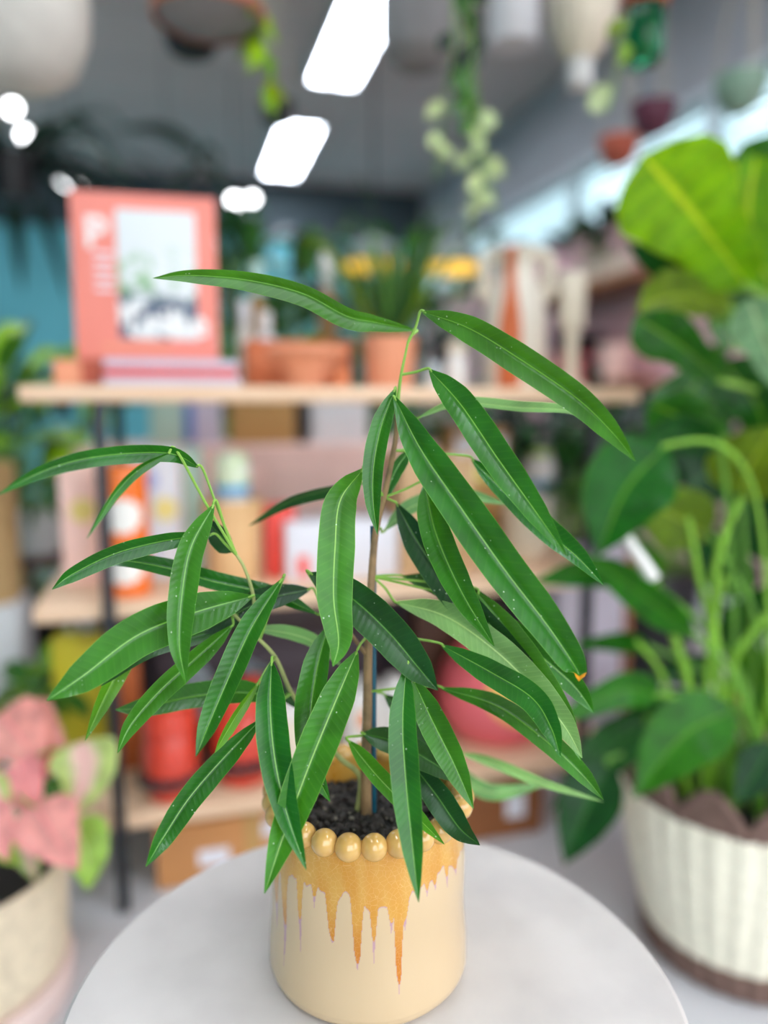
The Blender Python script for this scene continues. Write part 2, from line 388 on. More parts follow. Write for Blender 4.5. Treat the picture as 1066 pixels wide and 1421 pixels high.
for i in range(7):
    z = WZ0+.045+i*.046
    V = [rc(AR+.035, -0.2, z+.012), rc(AR+.035, BB, z+.012), rc(AR+.068, BB, z+.004), rc(AR+.068, -0.2, z+.004)]
    V += [v+Vector((0, 0, .003)) for v in V]
    struct('louvre', (V, [[3, 2, 1, 0], [4, 5, 6, 7], [0, 1, 5, 4], [1, 2, 6, 5], [2, 3, 7, 6], [3, 0, 4, 7]], None), ml, w1, smooth=False)
struct('pane', quadbox(AR+.085, AR+.089, -0.2, BB, WZ0, WZ1), glass('tinted_pane', (176, 200, 206)), w1, smooth=False)
struct('baseboard_back', quadbox(AL, AR, BB-.02, BB, 0, .1), mw, smooth=False)
struct('baseboard_right', quadbox(AR-.015, AR, -0.2, BB-.02, 0, .1), mw, smooth=False)
# unseen shopfront behind the photographer: corner glazing, solid left wall, placed to direct daylight
M['front_wall'] = mat('warm_white_wall', (206, 200, 192), 0.8, 0.03, 2)
struct('wall_front', join(quadbox(AL-.1, -0.9, B0-.1, B0, 0, HC), quadbox(-0.9, AR+.1, B0-.1, B0, 0, .35), quadbox(-0.9, AR+.1, B0-.1, B0, 2.6, HC)), M['front_wall'], smooth=False)
struct('trim_3', join(quadbox(AR, AR+.1, B0, -0.2, 0, .35), quadbox(AR, AR+.1, B0, -0.2, 2.6, HC), quadbox(AR, AR+.1, -0.26, -0.2, .35, 2.6)), M['front_wall'], smooth=False)
w2 = struct('window_2', join(*[quadbox(a_-.03, a_+.03, B0-.08, B0-.02, .35, 2.6) for a_ in (-0.87, 0.1, 1.1, AR+.03)], quadbox(-0.9, AR, B0-.08, B0-.02, .35, .40), quadbox(-0.9, AR, B0-.08, B0-.02, 2.55, 2.6)), mw, smooth=False)
# ceiling troffers
def troffer(c, label):
    t = thing('ceiling_light', label, 'ceiling light', (c.x, c.y, HC), RZ, 'fluorescent ceiling lights')
    w, l = .30, 1.2
    mesh('housing', join(box(w, .02, .05, .002, (0, -l/2+.01, -.05)), box(w, .02, .05, .002, (0, l/2-.01, -.05)), box(.02, l-.04, .05, .002, (-w/2+.01, 0, -.05)), box(.02, l-.04, .05, .002, (w/2-.01, 0, -.05)), box(.016, l-.04, .03, .002, (0, 0, -.048))), M['white'], t)
    for s in (-1, 1): mesh('diffuser', box(.12, l-.05, .03, .008, (s*.069, 0, -.045)), M['tube_light'], t)
    return t
c1 = PZ(402, 203, HC); c2 = PZ(492, 40, HC)
troffer(c1, 'small far fluorescent ceiling light above the coral book and hanging lime vine')
troffer(c2, 'long near fluorescent ceiling light at top centre beside the grey hanging pot')
ca = c2.dot(E1); cb = c2.dot(E2)
for i, (da, db) in enumerate(((0, -2.1), (0, -4.2), (1.5, -1.9), (-1.7, -1.2), (1.5, -3.9), (-1.7, -3.6), (-2.35, .7))):  # extra troffers out of view, added to brighten the room and turquoise wall
    p = rc(ca+da, cb+db, HC)
    troffer(p, 'added unseen fluorescent ceiling light above the frame, brightening the shop')
# ------------------------------------------------------------------ the stool table
TC = Vector((-0.006, 0.499, 0)); TR = 0.218; TZ = 0.442
t = thing('side_table', 'round pale grey stone side table under the cream drip-glazed planter', 'table', TC)
mesh('tabletop', lathe([(0, TZ-.03), (TR-.006, TZ-.03), (TR-.001, TZ-.026), (TR, TZ-.015), (TR-.001, TZ-.004), (TR-.005, TZ), (TR*.5, TZ), (0, TZ)], 96), M['marble'], t)
mesh('pedestal', lathe([(.03, TZ-.03), (.035, .3), (.04, .12), (.07, .03), (.075, .02)], 40), M['white'], t)
mesh('base', lathe([(0, 0), (.15, 0), (.152, .006), (.148, .016), (.07, .022), (0, .024)], 64), M['white'], t)
# ------------------------------------------------------------------ planter
PC = Vector((P(511, 1105, .535).x, .535, TZ)); RT, RB, HP = .0705, .0745, .132
def cyl_hit(px, py, R=.0725):
    d = ray(px, py); o = CAM-PC
    a = d.x**2+d.y**2; bq = o.x*d.x+o.y*d.y; c = o.x**2+o.y**2-R*R
    disc = max(bq*bq-a*c, 0); s = (-bq-math.sqrt(disc))/a; h = o+d*s
    return math.atan2(h.x, -h.y), h.z
base_pts = [(376, 1205), (392, 1212), (401, 1216), (416, 1219), (424, 1228), (436, 1228), (450, 1240), (462, 1262), (476, 1240), (490, 1243), (507, 1258), (519, 1268), (533, 1256), (547, 1262), (560, 1264), (573, 1238), (586, 1230), (596, 1225), (606, 1218), (618, 1200), (630, 1202), (640, 1185)]
drips = [(396, 1340, 7), (417, 1322, 6), (460, 1312, 9), (496, 1352, 10), (519, 1338, 6), (543, 1296, 6), (553, 1380, 8), (562, 1290, 6), (593, 1244, 4), (605, 1236, 4), (621, 1232, 4), (384, 1290, 6), (436, 1260, 5), (633, 1215, 4)]
bt = sorted([cyl_hit(*p) for p in base_pts]); bth = [x[0] for x in bt]; bz = [x[1] for x in bt]
NS, NZ = 800, 230
th = np.linspace(-PI, PI, NS, endpoint=False)
zb = np.interp(th, [-PI]+[bth[0]-.15]+bth+[bth[-1]+.15]+[PI], [.070]+[bz[0]]+bz+[bz[-1]]+[.070])
hid = (np.abs(th) > 1.35)
for _ in range(26):
    t0 = rng.uniform(-PI, PI); ln = rng.uniform(.01, .04); w = rng.uniform(.05, .1)
    if abs(t0) > 1.45: zb -= ln*np.clip(1-np.abs(th-t0)/w, 0, 1)**1.8
zb = zb-.0007*np.sin(th*41)-.0005*np.sin(th*83+1)
core = zb.copy(); fringe = zb-.0006
for (px, py, w) in drips:
    t0, z0 = cyl_hit(px, py); wa = w/138.0/max(math.cos(t0), .3)
    zc = np.interp(t0, th, zb); d_ = np.clip(1-np.abs(th-t0)/wa, 0, 1)
    big = w >= 8
    core = np.minimum(core, zb-(zc-z0)*(.86 if big else .55)*(1-(1-d_)**2)**1.0*np.where(d_ > 0, 1, 0)*np.minimum(1, d_*1.6+.0)**.9)
    fringe = np.minimum(fringe, zb-.0005-(zc-z0)*np.minimum(1, np.clip(1-np.abs(th-t0)/(wa*.62), 0, 1)**.9))
fringe = np.minimum(fringe, core-.0006)
prof = []
ro = .009
for i in range(8): a = PI/2*i/7; prof.append((RB-ro+ro*math.sin(a), ro-ro*math.cos(a)))
for i in range(1, NZ): z = ro+(HP-ro)*i/NZ; prof.append((RB+(RT-RB)*(z/HP)+.0006*math.sin(z*90), z))
prof += [(RT-.001, HP+.002), (RT-.004, HP+.003), (RT-.007, HP+.001), (RT-.008, HP-.012), (RT-.009, .02), (0.0, .016)]
V = []; Fc = []
n = len(prof)
cosT, sinT = np.cos(th), np.sin(th)
wob = 1+.004*np.sin(3*th+.4)+.003*np.sin(7*th)
gl = []; fr = []
for i, (r, z) in enumerate(prof):
    for j in range(NS):
        rr = r*(wob[j] if r > .05 else 1)
        x = rr*sinT[j]; y = -rr*cosT[j]; V.append(Vector((x, y, z)))
        outer = i < 8+NZ+2
        g = 1.0 if (not outer or z > core[j]) else 0.0
        q = 1.0 if (not outer or z > fringe[j]) else 0.0
        gl.append(g); fr.append(q)
for i in range(n-1):
    for j in range(NS):
        k2 = (j+1) % NS; Fc.append([i*NS+j, i*NS+k2, (i+1)*NS+k2, (i+1)*NS+j])
# closed underside
bi = len(V); V.append(Vector((0, 0, 0))); gl.append(0); fr.append(0)
for j in range(NS): Fc.append([bi, (j+1) % NS, j])
mp_, k, b = newmat('drip_glaze')
at1 = k.new('ShaderNodeAttribute'); at1.attribute_name = 'glaze'; at2 = k.new('ShaderNodeAttribute'); at2.attribute_name = 'fringe'
tc = k.new('ShaderNodeTexCoord'); nz = k.new('ShaderNodeTexNoise'); nz.inputs['Scale'].default_value = 16; nz.inputs['Detail'].default_value = 5
mpp = k.new('ShaderNodeMapping'); mpp.inputs['Scale'].default_value = (1, 1, .3); k.link(tc.outputs['Object'], mpp.inputs['Vector']); k.link(mpp.outputs[0], nz.inputs['Vector'])
body = k.mix(nz.outputs['Fac'], col((206, 182, 146)), col((194, 168, 132)))
nz2 = k.new('ShaderNodeTexNoise'); nz2.inputs['Scale'].default_value = 55; k.link(mpp.outputs[0], nz2.inputs['Vector'])
amb = k.mix(k.smooth(nz2.outputs['Fac'], .3, .72), col((192, 132, 36)), col((202, 156, 74)))
sep = k.new('ShaderNodeSeparateXYZ'); k.link(tc.outputs['Object'], sep.inputs[0])
amb = k.mix(k.smooth(sep.outputs[2], HP*.66, HP*.36), amb, col((188, 112, 24)))
vo = k.new('ShaderNodeTexVoronoi'); vo.feature = 'DISTANCE_TO_EDGE'; vo.inputs['Scale'].default_value = 260; k.link(tc.outputs['Object'], vo.inputs['Vector'])
amb = k.mix(k.math('MULTIPLY', k.smooth(vo.outputs['Distance'], .04, .0), .22), amb, col((246, 214, 150)))
cc = k.mix(at2.outputs['Fac'], body, col((178, 140, 150)))
cc = k.mix(at1.outputs['Fac'], cc, amb)
k.link(cc, b.inputs['Base Color']); b.inputs['Roughness'].default_value = 0.18; b.inputs['Coat Weight'].default_value = 0.3
pl = thing('ceramic_planter', 'cream ceramic planter with amber drip glaze and beaded rim on the round table', 'planter', PC)
o = mesh('body', (V, Fc, None), mp_, pl)
for nm, dat in (('glaze', gl), ('fringe', fr)):
    a = o.data.attributes.new(nm, 'FLOAT', 'POINT'); a.data.foreach_set('value', np.array(dat, dtype=np.float32))
mb, k, b = newmat('bead_glaze'); tc = k.new('ShaderNodeTexCoord'); nz = k.new('ShaderNodeTexNoise'); nz.inputs['Scale'].default_value = 90; k.link(tc.outputs['Object'], nz.inputs['Vector'])
k.link(k.mix(nz.outputs['Fac'], col((196, 146, 72)), col((214, 176, 106))), b.inputs['Base Color']); b.inputs['Roughness'].default_value = 0.09; b.inputs['Coat Weight'].default_value = 0.5
NBD = 26
for i in range(NBD):
    a = 2*PI*(i+.32)/NBD; r = .0089+.0004*math.sin(i*2.1)
    bo = mesh('bead', sphere(r, (0, 0, 0), 24, 16, (1, 1, 1.0)), mb, pl)
    bo.location = ((RT-.001)*math.sin(a), -(RT-.001)*math.cos(a), HP+.0005*math.sin(i*1.7)); bo.rotation_euler = (0, 0, a)
# soil
def soil_disc(R, z, amp, seed):
    r_ = np.random.default_rng(seed); V = [Vector((0, 0, z+amp))]; Fc = []; S = 64; K = 18
    for i in range(1, K+1):
        for j in range(S):
            a = 2*PI*j/S; rr = R*i/K
            V.append(Vector((rr*math.cos(a), rr*math.sin(a), z+amp*(1-(i/K)**2)+(r_.uniform(-1, 1)*.0016 if i < K else 0))))
    for j in range(S): Fc.append([0, 1+j, 1+(j+1) % S])
    for i in range(K-1):
        for j in range(S):
            q = (j+1) % S; Fc.append([1+i*S+j, 1+(i+1)*S+j, 1+(i+1)*S+q, 1+i*S+q])
    return (V, Fc, None)
def chips(R, z, n_, smin, smax, seed):
    r_ = np.random.default_rng(seed); mds = []
    for _ in range(n_):
        a = r_.uniform(0, 2*PI); rr = R*math.sqrt(r_.uniform(0, 1)); s = r_.uniform(smin, smax)
        mds.append(xf(box(s, s*r_.uniform(.5, .9), s*r_.uniform(.4, .7), s*.15, seg=1), (rr*math.cos(a), rr*math.sin(a), z-s*.1), r_.uniform(0, 6), r_.uniform(-.7, .7), r_.uniform(-.7, .7)))
    return join(*mds)
SZ = HP-.016
so = thing('potting_soil', 'dark chunky potting soil inside the beaded rim of the cream planter', 'soil', PC+Vector((0, 0, 0)))
x = mesh('soil_bed', soil_disc(RT-.0095, SZ-.004, .004, 3), M['soil'], so)
x = mesh('bark_bits', chips(RT-.016, SZ-.0005, 420, .003, .008, 4), M['bark'], so, smooth=False); x['kind'] = 'stuff'
x = mesh('pale_bits', chips(RT-.018, SZ+.001, 60, .002, .0045, 5), M['chip_pale'], so, smooth=False); x['kind'] = 'stuff'
# ------------------------------------------------------------------ the long-leaved fig
FO = PC+Vector((0, 0, SZ))
fig = thing('fig_plant', 'narrow-leaved green fig plant growing in the cream drip-glazed planter', 'plant', FO)
def W(pts):  # (px,py,Y)
    return [P(*p) for p in pts]
def fpart(name, md, m, parent=None, **kw):
    if parent is None: return mesh(name, md, m, fig, off=FO, **kw)
    return mesh(name, md, m, parent, off=FO, **kw)
s0 = Vector((PC.x-.001, PC.y-.004, FO.z-.012))
main_st = [s0, P(508, 1060, .532), P(510, 985, .533), P(511, 905, .534), P(516, 800, .535), P(522, 735, .536), P(535, 680, .536), P(549, 610, .535), P(551, 570, .534)]
fpart('stem', tube(main_st, .0042, .0014, 10, 60), M['stem'])
fpart('stem', tube([Vector((PC.x-.010, PC.y+.004, FO.z-.01)), P(500, 1080, .538), P(470, 1050, .542), P(438, 1005, .54), P(405, 962, .53), P(382, 912, .525), P(352, 880, .52), P(322, 850, .515)], .0022, .0011, 8, 50), M['twig'])
fpart('stem', tube([P(352, 880, .52), P(352, 830, .52), P(340, 790, .518), P(327, 768, .515)], .0014, .001, 8, 20), M['twig'])
fpart('stem', tube([P(511, 912, .534), P(480, 872, .525), P(455, 850, .52), P(445, 835, .515)], .0016, .001, 8, 20), M['stem'])
fpart('stem', tube([P(551, 574, .534), P(556, 525, .534), P(566, 476, .533)], .0013, .0008, 8, 20), M['petiole'])
sk = [Vector((PC.x+.004, PC.y-.001, FO.z-.02)), P(518, 730, .540)]
sko = single('plant_stake', 'thin teal plant stake standing in the soil behind the fig stem', 'plant stake', (lambda md: ([v-FO for v in md[0]], md[1], None))(tube(sk, .0022, .0022, 10, 12)), M['stake'], FO)
NODE = {'tip': (566, 476, .533), 'sh': (557, 520, .534), 'l2b': (360, 890, .522), 'top': (551, 572, .534), 'u': (547, 625, .535), 'm': (533, 690, .536), 'k': (522, 735, .536), 'c': (517, 800, .535), 'd': (512, 880, .534), 'e': (510, 960, .533), 'f': (509, 1020, .532),
        'l1': (405, 962, .53), 'l2': (382, 912, .525), 'l3': (340, 868, .518), 'l4': (328, 770, .515), 'l5': (322, 850, .515), 'b': (455, 850, .52), 'b2': (480, 872, .525)}
LV = [
 # points, width px, Y base, Y tip, roll, fold, mat, node
 ([(575, 458), (520, 447), (480, 438), (420, 407), (340, 388), (262, 382), (212, 386)], 30, .555, .50, 22, .35, 'L', 'tip'),
 ([(588, 433), (650, 455), (720, 497), (800, 552), (848, 598), (882, 640)], 42, .53, .47, -8, .35, 'L', 'tip'),
 ([(597, 514), (640, 562), (690, 635), (740, 705), (787, 772)], 44, .525, .46, 4, .3, 'L', 'sh'),
 ([(655, 638), (700, 682), (755, 735), (800, 772), (838, 812)], 36, .55, .50, 25, .3, 'L', 'u'),
 ([(580, 580), (640, 560), (720, 566), (790, 570), (840, 590)], 17, .56, .54, 40, .3, 'Lpale', 'top'),
 ([(548, 553), (585, 625), (640, 705), (700, 790), (760, 868), (800, 928), (803, 945)], 56, .52, .445, 2, .42, 'L', 'top'),
 ([(548, 541), (530, 590), (519, 645), (518, 695), (524, 742)], 29, .525, .49, -6, .5, 'L', 'top'),
 ([(503, 652), (472, 695), (465, 760), (463, 830), (470, 890), (462, 925)], 52, .515, .455, 14, .22, 'Llight', 'm'),
 ([(567, 626), (548, 655), (530, 702)], 19, .555, .54, 20, .3, 'L', 'u'),
 ([(590, 672), (605, 740), (640, 820), (686, 897)], 42, .535, .475, 0, .45, 'L', 'm'),
 ([(551, 700), (585, 760), (635, 828), (690, 880), (740, 918)], 42, .545, .50, -6, .3, 'Ldark', 'm'),
 ([(500, 672), (455, 681), (400, 697), (345, 730)], 17, .56, .60, 30, .3, 'Ldark', 'm'),
 ([(535, 735), (575, 702), (640, 688), (705, 700)], 22, .57, .60, 20, .3, 'Lpale', 'k'),
 ([(431, 796), (488, 830), (540, 878), (582, 928), (608, 958)], 54, .512, .46, -4, .3, 'Ldark', 'b'),
 ([(275, 648), (240, 630), (180, 629), (110, 638), (50, 658), (-5, 688)], 26, .51, .43, 15, .3, 'L', 'l4'),
 ([(237, 628), (195, 650), (160, 685), (120, 748)], 15, .49, .44, 35, .3, 'L', 'l4'),
 ([(296, 702), (265, 760), (252, 830), (249, 895), (258, 948)], 38, .505, .455, 6, .35, 'L', 'l4'),
 ([(295, 742), (230, 750), (160, 768), (100, 797), (72, 818)], 27, .515, .47, 20, .3, 'L', 'l4'),
 ([(440, 852), (380, 826), (300, 808), (230, 788), (160, 778), (105, 795)], 26, .535, .52, -18, .3, 'L', 'b'),
 ([(325, 765), (308, 745), (285, 720)], 32, .53, .54, 35, .3, 'Ldark', 'l4'),
 ([(348, 828), (270, 850), (190, 882), (115, 938), (65, 972)], 58, .51, .435, 6, .3, 'L', 'l5'),
 ([(390, 806), (350, 870), (320, 935), (290, 1005), (272, 1050)], 36, .51, .45, -10, .4, 'L', 'l2b'),
 ([(322, 868), (275, 910), (222, 958), (182, 1005), (163, 1045)], 30, .515, .47, 15, .4, 'L', 'l5'),
 ([(335, 862), (280, 880), (205, 903), (140, 952)], 32, .53, .50, -25, .3, 'Ldark', 'l5'),
 ([(430, 818), (370, 832), (320, 856), (262, 888)], 34, .535, .52, -10, .3, 'Ldark', 'b'),
 ([(352, 872), (405, 880), (440, 894), (475, 925)], 20, .54, .56, 20, .3, 'Lpale', 'l3'),
 ([(392, 968), (330, 961), (260, 968), (200, 982), (160, 985)], 34, .535, .52, -10, .35, 'L', 'l1'),
 ([(362, 998), (310, 1052), (262, 1108), (225, 1165), (202, 1203)], 34, .50, .435, 10, .4, 'L', 'l1'),
 ([(377, 920), (375, 980), (381, 1050), (397, 1125), (425, 1207)], 44, .49, .43, 4, .42, 'L', 'l2'),
 ([(455, 870), (440, 930), (431, 1000), (437, 1065), (458, 1112)], 40, .515, .47, -14, .42, 'L', 'b2'),
 ([(495, 905), (465, 975), (430, 1060), (395, 1155), (367, 1240)], 52, .495, .425, 4, .32, 'Llight', 'd'),
 ([(358, 948), (330, 990), (312, 1020), (298, 1045)], 16, .50, .47, 30, .3, 'Llight', 'l2'),
 ([(228, 876), (182, 902), (150, 958), (118, 1028)], 28, .535, .50, 20, .3, 'Llight', 'l5'),
 ([(420, 985), (385, 958), (365, 960), (330, 962)], 18, .55, .55, 0, .3, 'Ldark', 'l1'),
 ([(564, 925), (559, 1000), (563, 1080), (572, 1170), (581, 1252)], 40, .475, .42, -3, .3, 'L', 'd'),
 ([(574, 944), (600, 1000), (630, 1060), (657, 1122)], 40, .49, .45, -4, .3, 'L', 'd'),
 ([(484, 1028), (520, 1073), (570, 1125), (617, 1172)], 26, .51, .455, 12, .35, 'Llight', 'f'),
 ([(504, 1018), (550, 1030), (600, 1058), (645, 1088)], 36, .52, .49, -6, .3, 'Ldark', 'f'),
 ([(577, 1066), (607, 1105), (637, 1148), (666, 1173)], 38, .505, .46, -4, .3, 'Ldark', 'f'),
 ([(534, 965), (575, 1000), (615, 1042), (652, 1085)], 32, .545, .52, 5, .3, 'Ldark', 'e'),
 ([(552, 836), (620, 856), (690, 905), (745, 960), (785, 1010), (808, 1052)], 46, .53, .46, 8, .2, 'Lpale', 'c'),  # pale material stands in for window sheen on this leaf
 ([(614, 896), (680, 932), (738, 968), (765, 1010), (778, 1052)], 38, .505, .45, -6, .3, 'L', 'd'),
 ([(662, 822), (705, 880), (742, 935), (780, 995), (806, 1055)], 40, .525, .48, 16, .3, 'L', 'c'),
 ([(613, 955), (690, 980), (760, 1030), (808, 1075), (838, 1110)], 30, .525, .48, 12, .3, 'L', 'e'),
 ([(690, 850), (745, 905), (795, 950), (825, 990)], 34, .53, .50, 6, .3, 'L', 'c'),
 ([(560, 800), (620, 815), (680, 850), (730, 905), (770, 962)], 34, .55, .52, -6, .3, 'Ldark', 'c'),
 ([(640, 1045), (690, 1062), (750, 1086), (838, 1113)], 15, .60, .56, 20, .3, 'Lpale', 'f'),
 ([(612, 1050), (660, 1092), (700, 1100), (762, 1086)], 22, .64, .68, 10, .3, 'Lpale', 'f'),
]
for (pts, w, y0, y1, roll, fold, mk, nd) in LV:
    m_ = len(pts); wp = []
    for i, (x, y) in enumerate(pts): wp.append(P(x, y, y0+(y1-y0)*(i/(m_-1))))
    mid = wp[m_//2]
    md = leaf(wp, mpx(w, mid)*1.04, 'alii', min(fold*2.2, .95), (roll, roll*.6), 34, wave=.014)
    lo = fpart('leaf', md, M[mk], sharp=None)
    if w == 56:   # withered orange end of the longest leaf
        lo.data.materials.append(mat('withered_tip', (226, 150, 30), .5))
        for pi_ in range(8*30, len(lo.data.polygons)): lo.data.polygons[pi_].material_index = 1
    nd_ = P(*NODE[nd]); b0 = wp[0]; d0 = (wp[0]-wp[1]).normalized()
    L = (nd_-b0).length
    if L > .002:
        fpart('petiole', tube([nd_, nd_.lerp(b0, .5)+Vector((0, .002, .02*L)), b0+d0*min(.10*L, .004)+Vector((0, .001, 0)), b0-d0*.002], .0010, .0009, 6, 18), M['petiole'], lo)
# ------------------------------------------------------------------ shelving unit
SL, SD = 1.08, .40
su = thing('shelving_unit', 'low open shelving unit with pine boards and black posts behind the fig', 'shelf', S0, RZ)
for z in (.889, .537, .167):
    mesh('board', box(SL, SD, .026, .003, (SL/2, SD/2, z-.026)), M['pine'], su)
for a in (.116, SL-.10):
    for bq in (-.008, SD-.012):
        mesh('post', box(  .019, .019, .862, .002, (a, bq, 0)), M['black_metal'], su)
    mesh('side_rail', box(.012, SD-.05, .012, .002, (a, SD/2, .855)), M['black_metal'], su)
    mesh('side_rail', box(.012, SD-.05, .012, .002, (a, SD/2, .10)), M['black_metal'], su)
ZT, ZM, ZB = .889, .537, .167
def wpx(n_, p): return mpx(n_, p)
# --- top shelf: stack of books, coral book
def flat_book(px, b, z, w, d, h, mcover, label, group, rz=0.0):
    p = on(px, b, z); bk = thing('book', label, 'book', p, RZ+rz, group)
    mesh('cover', join(box(w, d, .0025, .0008, (0, 0, 0)), box(w, d, .0025, .0008, (0, 0, h-.0025)), box(w, .003, h, .0008, (0, -d/2+.0015, 0))), mcover, bk)
    mesh('pages', box(w-.008, d-.008, h-.005, .0005, (0, .002, .0025)), M['paper'], bk)
    return bk
flat_book(241, .12, ZT, .218, .16, .016, M['lilac_paper'], 'lilac book lying at the bottom of the stack under the coral book', 'books lying in the stack')
flat_book(239, .12, ZT+.016, .212, .16, .013, M['red_print'], 'red-edged book in the middle of the stack under the coral book', 'books lying in the stack', .01)
flat_book(240, .12, ZT+.029, .214, .158, .015, M['lilac_paper'], 'lilac book on top of the stack, directly under the coral book', 'books lying in the stack', -.01)
for px, lab in ((97, 'small terracotta block pot at the left end of the top shelf'), (134, 'small darker terracotta block pot between shelf end and stacked books')):
    p = on(px, .11, ZT); t = thing('block_pot', lab, 'pot', p, RZ, 'terracotta block pots')
    mr = M['terracotta_pale'] if px < 110 else M['terracotta_red']
    s = .043
    mesh('body', join(box(s, s, .036, .003), box(s+.002, s+.002, .0085, .002, (0, 0, .0355))), mr, t)
    mesh('soil', box(s-.010, s-.010, .002, .0005, (0, 0, .0425)), M['soil'], t)
pb = on(208, .10, ZT+.0445); bw, bh, bt_ = .232, .272, .026
cb_ = thing('book', 'large coral picture book standing upright on the stack of books', 'book', pb, RZ-.02)
lean = -math.radians(4)
def R(md): return xf(md, (0, 0, 0), 0, lean)
mesh('cover', R(join(box(bw, .003, bh, .001, (0, -bt_/2, 0)), box(bw, .003, bh, .001, (0, bt_/2, 0)), box(.003, bt_, bh, .001, (-bw/2+.0015, 0, 0)))), M['coral'], cb_)
mesh('pages', R(box(bw-.008, bt_-.004, bh-.008, .0005, (-.001, 0, .004))), M['paper'], cb_)
yf = -bt_/2-.0022
def bookart(): 
    m, k, b = newmat('cover_photo'); tc = k.new('ShaderNodeTexCoord'); nz = k.new('ShaderNodeTexNoise'); nz.inputs['Scale'].default_value = 28; nz.inputs['Detail'].default_value = 3
    k.link(tc.outputs['Object'], nz.inputs['Vector']); sp = k.new('ShaderNodeSeparateXYZ'); k.link(tc.outputs['Object'], sp.inputs[0])
    low = k.smooth(sp.outputs[2], .128, .09); mid = k.math('MULTIPLY', k.smooth(sp.outputs[2], .09, .11), k.smooth(sp.outputs[2], .20, .14))
    c = k.mix(k.math('MULTIPLY', mid, k.smooth(nz.outputs['Fac'], .5, .6)), col((216, 222, 222)), col((130, 178, 120)))
    c = k.mix(k.math('MULTIPLY', low, k.smooth(nz.outputs['Fac'], .47, .56)), c, col((70, 86, 110)))
    k.link(c, b.inputs['Base Color']); b.inputs['Roughness'].default_value = .5; return m
mesh('cover_photo', R(box(.128, .0015, .212, .0003, (.018, yf+.0004, .034))), bookart(), cb_)
def txt(s, size, x, z, m, y=yf): 
    md = text_md(s, size); md = ([Vector((v.x, -v.z, v.y)) for v in md[0]], md[1], None)
    return R(xf(md, (x, y, z)))
mesh('title_initial', txt('P', .072, -.096, .182, M['white'], yf-.0002), M['white_gloss'], cb_)
mesh('title_lettering', txt('Tribe', .066, -.046, .040, M['white'], yf-.0012), M['white_gloss'], cb_)
for i in range(5): mesh('small_print', R(box(.030, .0012, .005, 0, (-.066, yf+.0004, .112+i*.0145))), M['label_white'], cb_)
mesh('small_print', R(box(.11, .0012, .005, 0, (-.02, yf+.0004, .018))), M['terracotta_pale'], cb_)
# --- terracotta group
def pot(name, label, cat, p, rt, rb, h, m, rim=.012, rimh=.02, group=None, soil=True, wall=.006, rz=0.0):
    t = thing(name, label, cat, p, rz, group)
    pr = [(0, 0), (rb-.003, 0), (rb, .003), (rt-rim*.2, h-rimh), (rt+rim*.3, h-rimh+.001), (rt+rim*.4, h-.002), (rt+rim*.3, h), (rt-wall, h), (rt-wall-.001, h-.015), (rb*.9, h*.4), (0, h*.38)]
    mesh('body', lathe(pr, 48), m, t)
    if soil: mesh('soil', soil_disc(rt-wall-.002, h-.013, .003, 9), M['soil'], t)
    return t
p = on(412, .30, ZT); t = thing('trough_planter', 'rectangular orange terracotta trough planter behind the small bowl', 'planter', p, RZ)
w, d, h = .205, .12, .094
mesh('body', join(box(w, d, .008, .002), box(w, .008, h, .002, (0, -d/2+.004, 0)), box(w, .008, h, .002, (0, d/2-.004, 0)), box(.008, d-.014, h, .002, (-w/2+.004, 0, 0)), box(.008, d-.014, h, .002, (w/2-.004, 0, 0)), box(w+.008, .012, .016, .003, (0, -d/2, h-.016))), M['terracotta'], t)
mesh('soil', box(w-.018, d-.018, .004, .001, (0, 0, h-.022)), M['soil'], t)
tp = p+Vector((0, 0, h-.02))
def bush(name, label, cat, base, n_, length, width, mats, prof='lily', tilt=(15, 75), stem_h=0.0, spread=.03, droop=.5, seed=1, group=None, stem_m='petiole', fold=.2, roll=25, segs=14, azi=(0, 360), stemr=.0015):
    r_ = random.Random(seed); t = thing(name, label, cat, base, 0, group)
    for i in range(n_):
        az = math.radians(r_.uniform(*azi)); tl = math.radians(r_.uniform(*tilt)); L = length*r_.uniform(.7, 1.15)
        hh = stem_h*r_.uniform(.25, 1.0); o_ = Vector((math.cos(az), math.sin(az), 0))
        root = o_*spread*r_.uniform(.1, .6); b0 = root+o_*spread*r_.uniform(.2, 1.2)+Vector((0, 0, hh))
        d = o_*math.sin(tl)+Vector((0, 0, math.cos(tl)))
        p1 = b0+d*L*.5; p2 = b0+d*L*.85+Vector((0, 0, -droop*L*.18)); p3 = b0+d*L+o_*L*.1*droop+Vector((0, 0, -droop*L*.45))
        md = leaf([b0, p1, p2, p3], width*r_.uniform(.75, 1.15), prof, fold, r_.uniform(-roll, roll), segs, face=Vector((0, -.6, 4))+Vector((base[0], base[1], 0))*0)
        lo = mesh('leaf', md, M[mats[r_.randrange(len(mats))]], t, sharp=None)
        if stem_h > 0.01: mesh('petiole', tube([root, root.lerp(b0, .5)+Vector((0, 0, hh*.08)), b0], stemr, stemr*.7, 5, 8), M[stem_m], lo)
    return t
bush('succulent', 'small olive green succulent growing in the orange trough planter', 'plant', tp+E1*.035, 34, .045, .014, ['olive', 'bush_mid'], 'round', (5, 80), 0, .018, .2, 21)
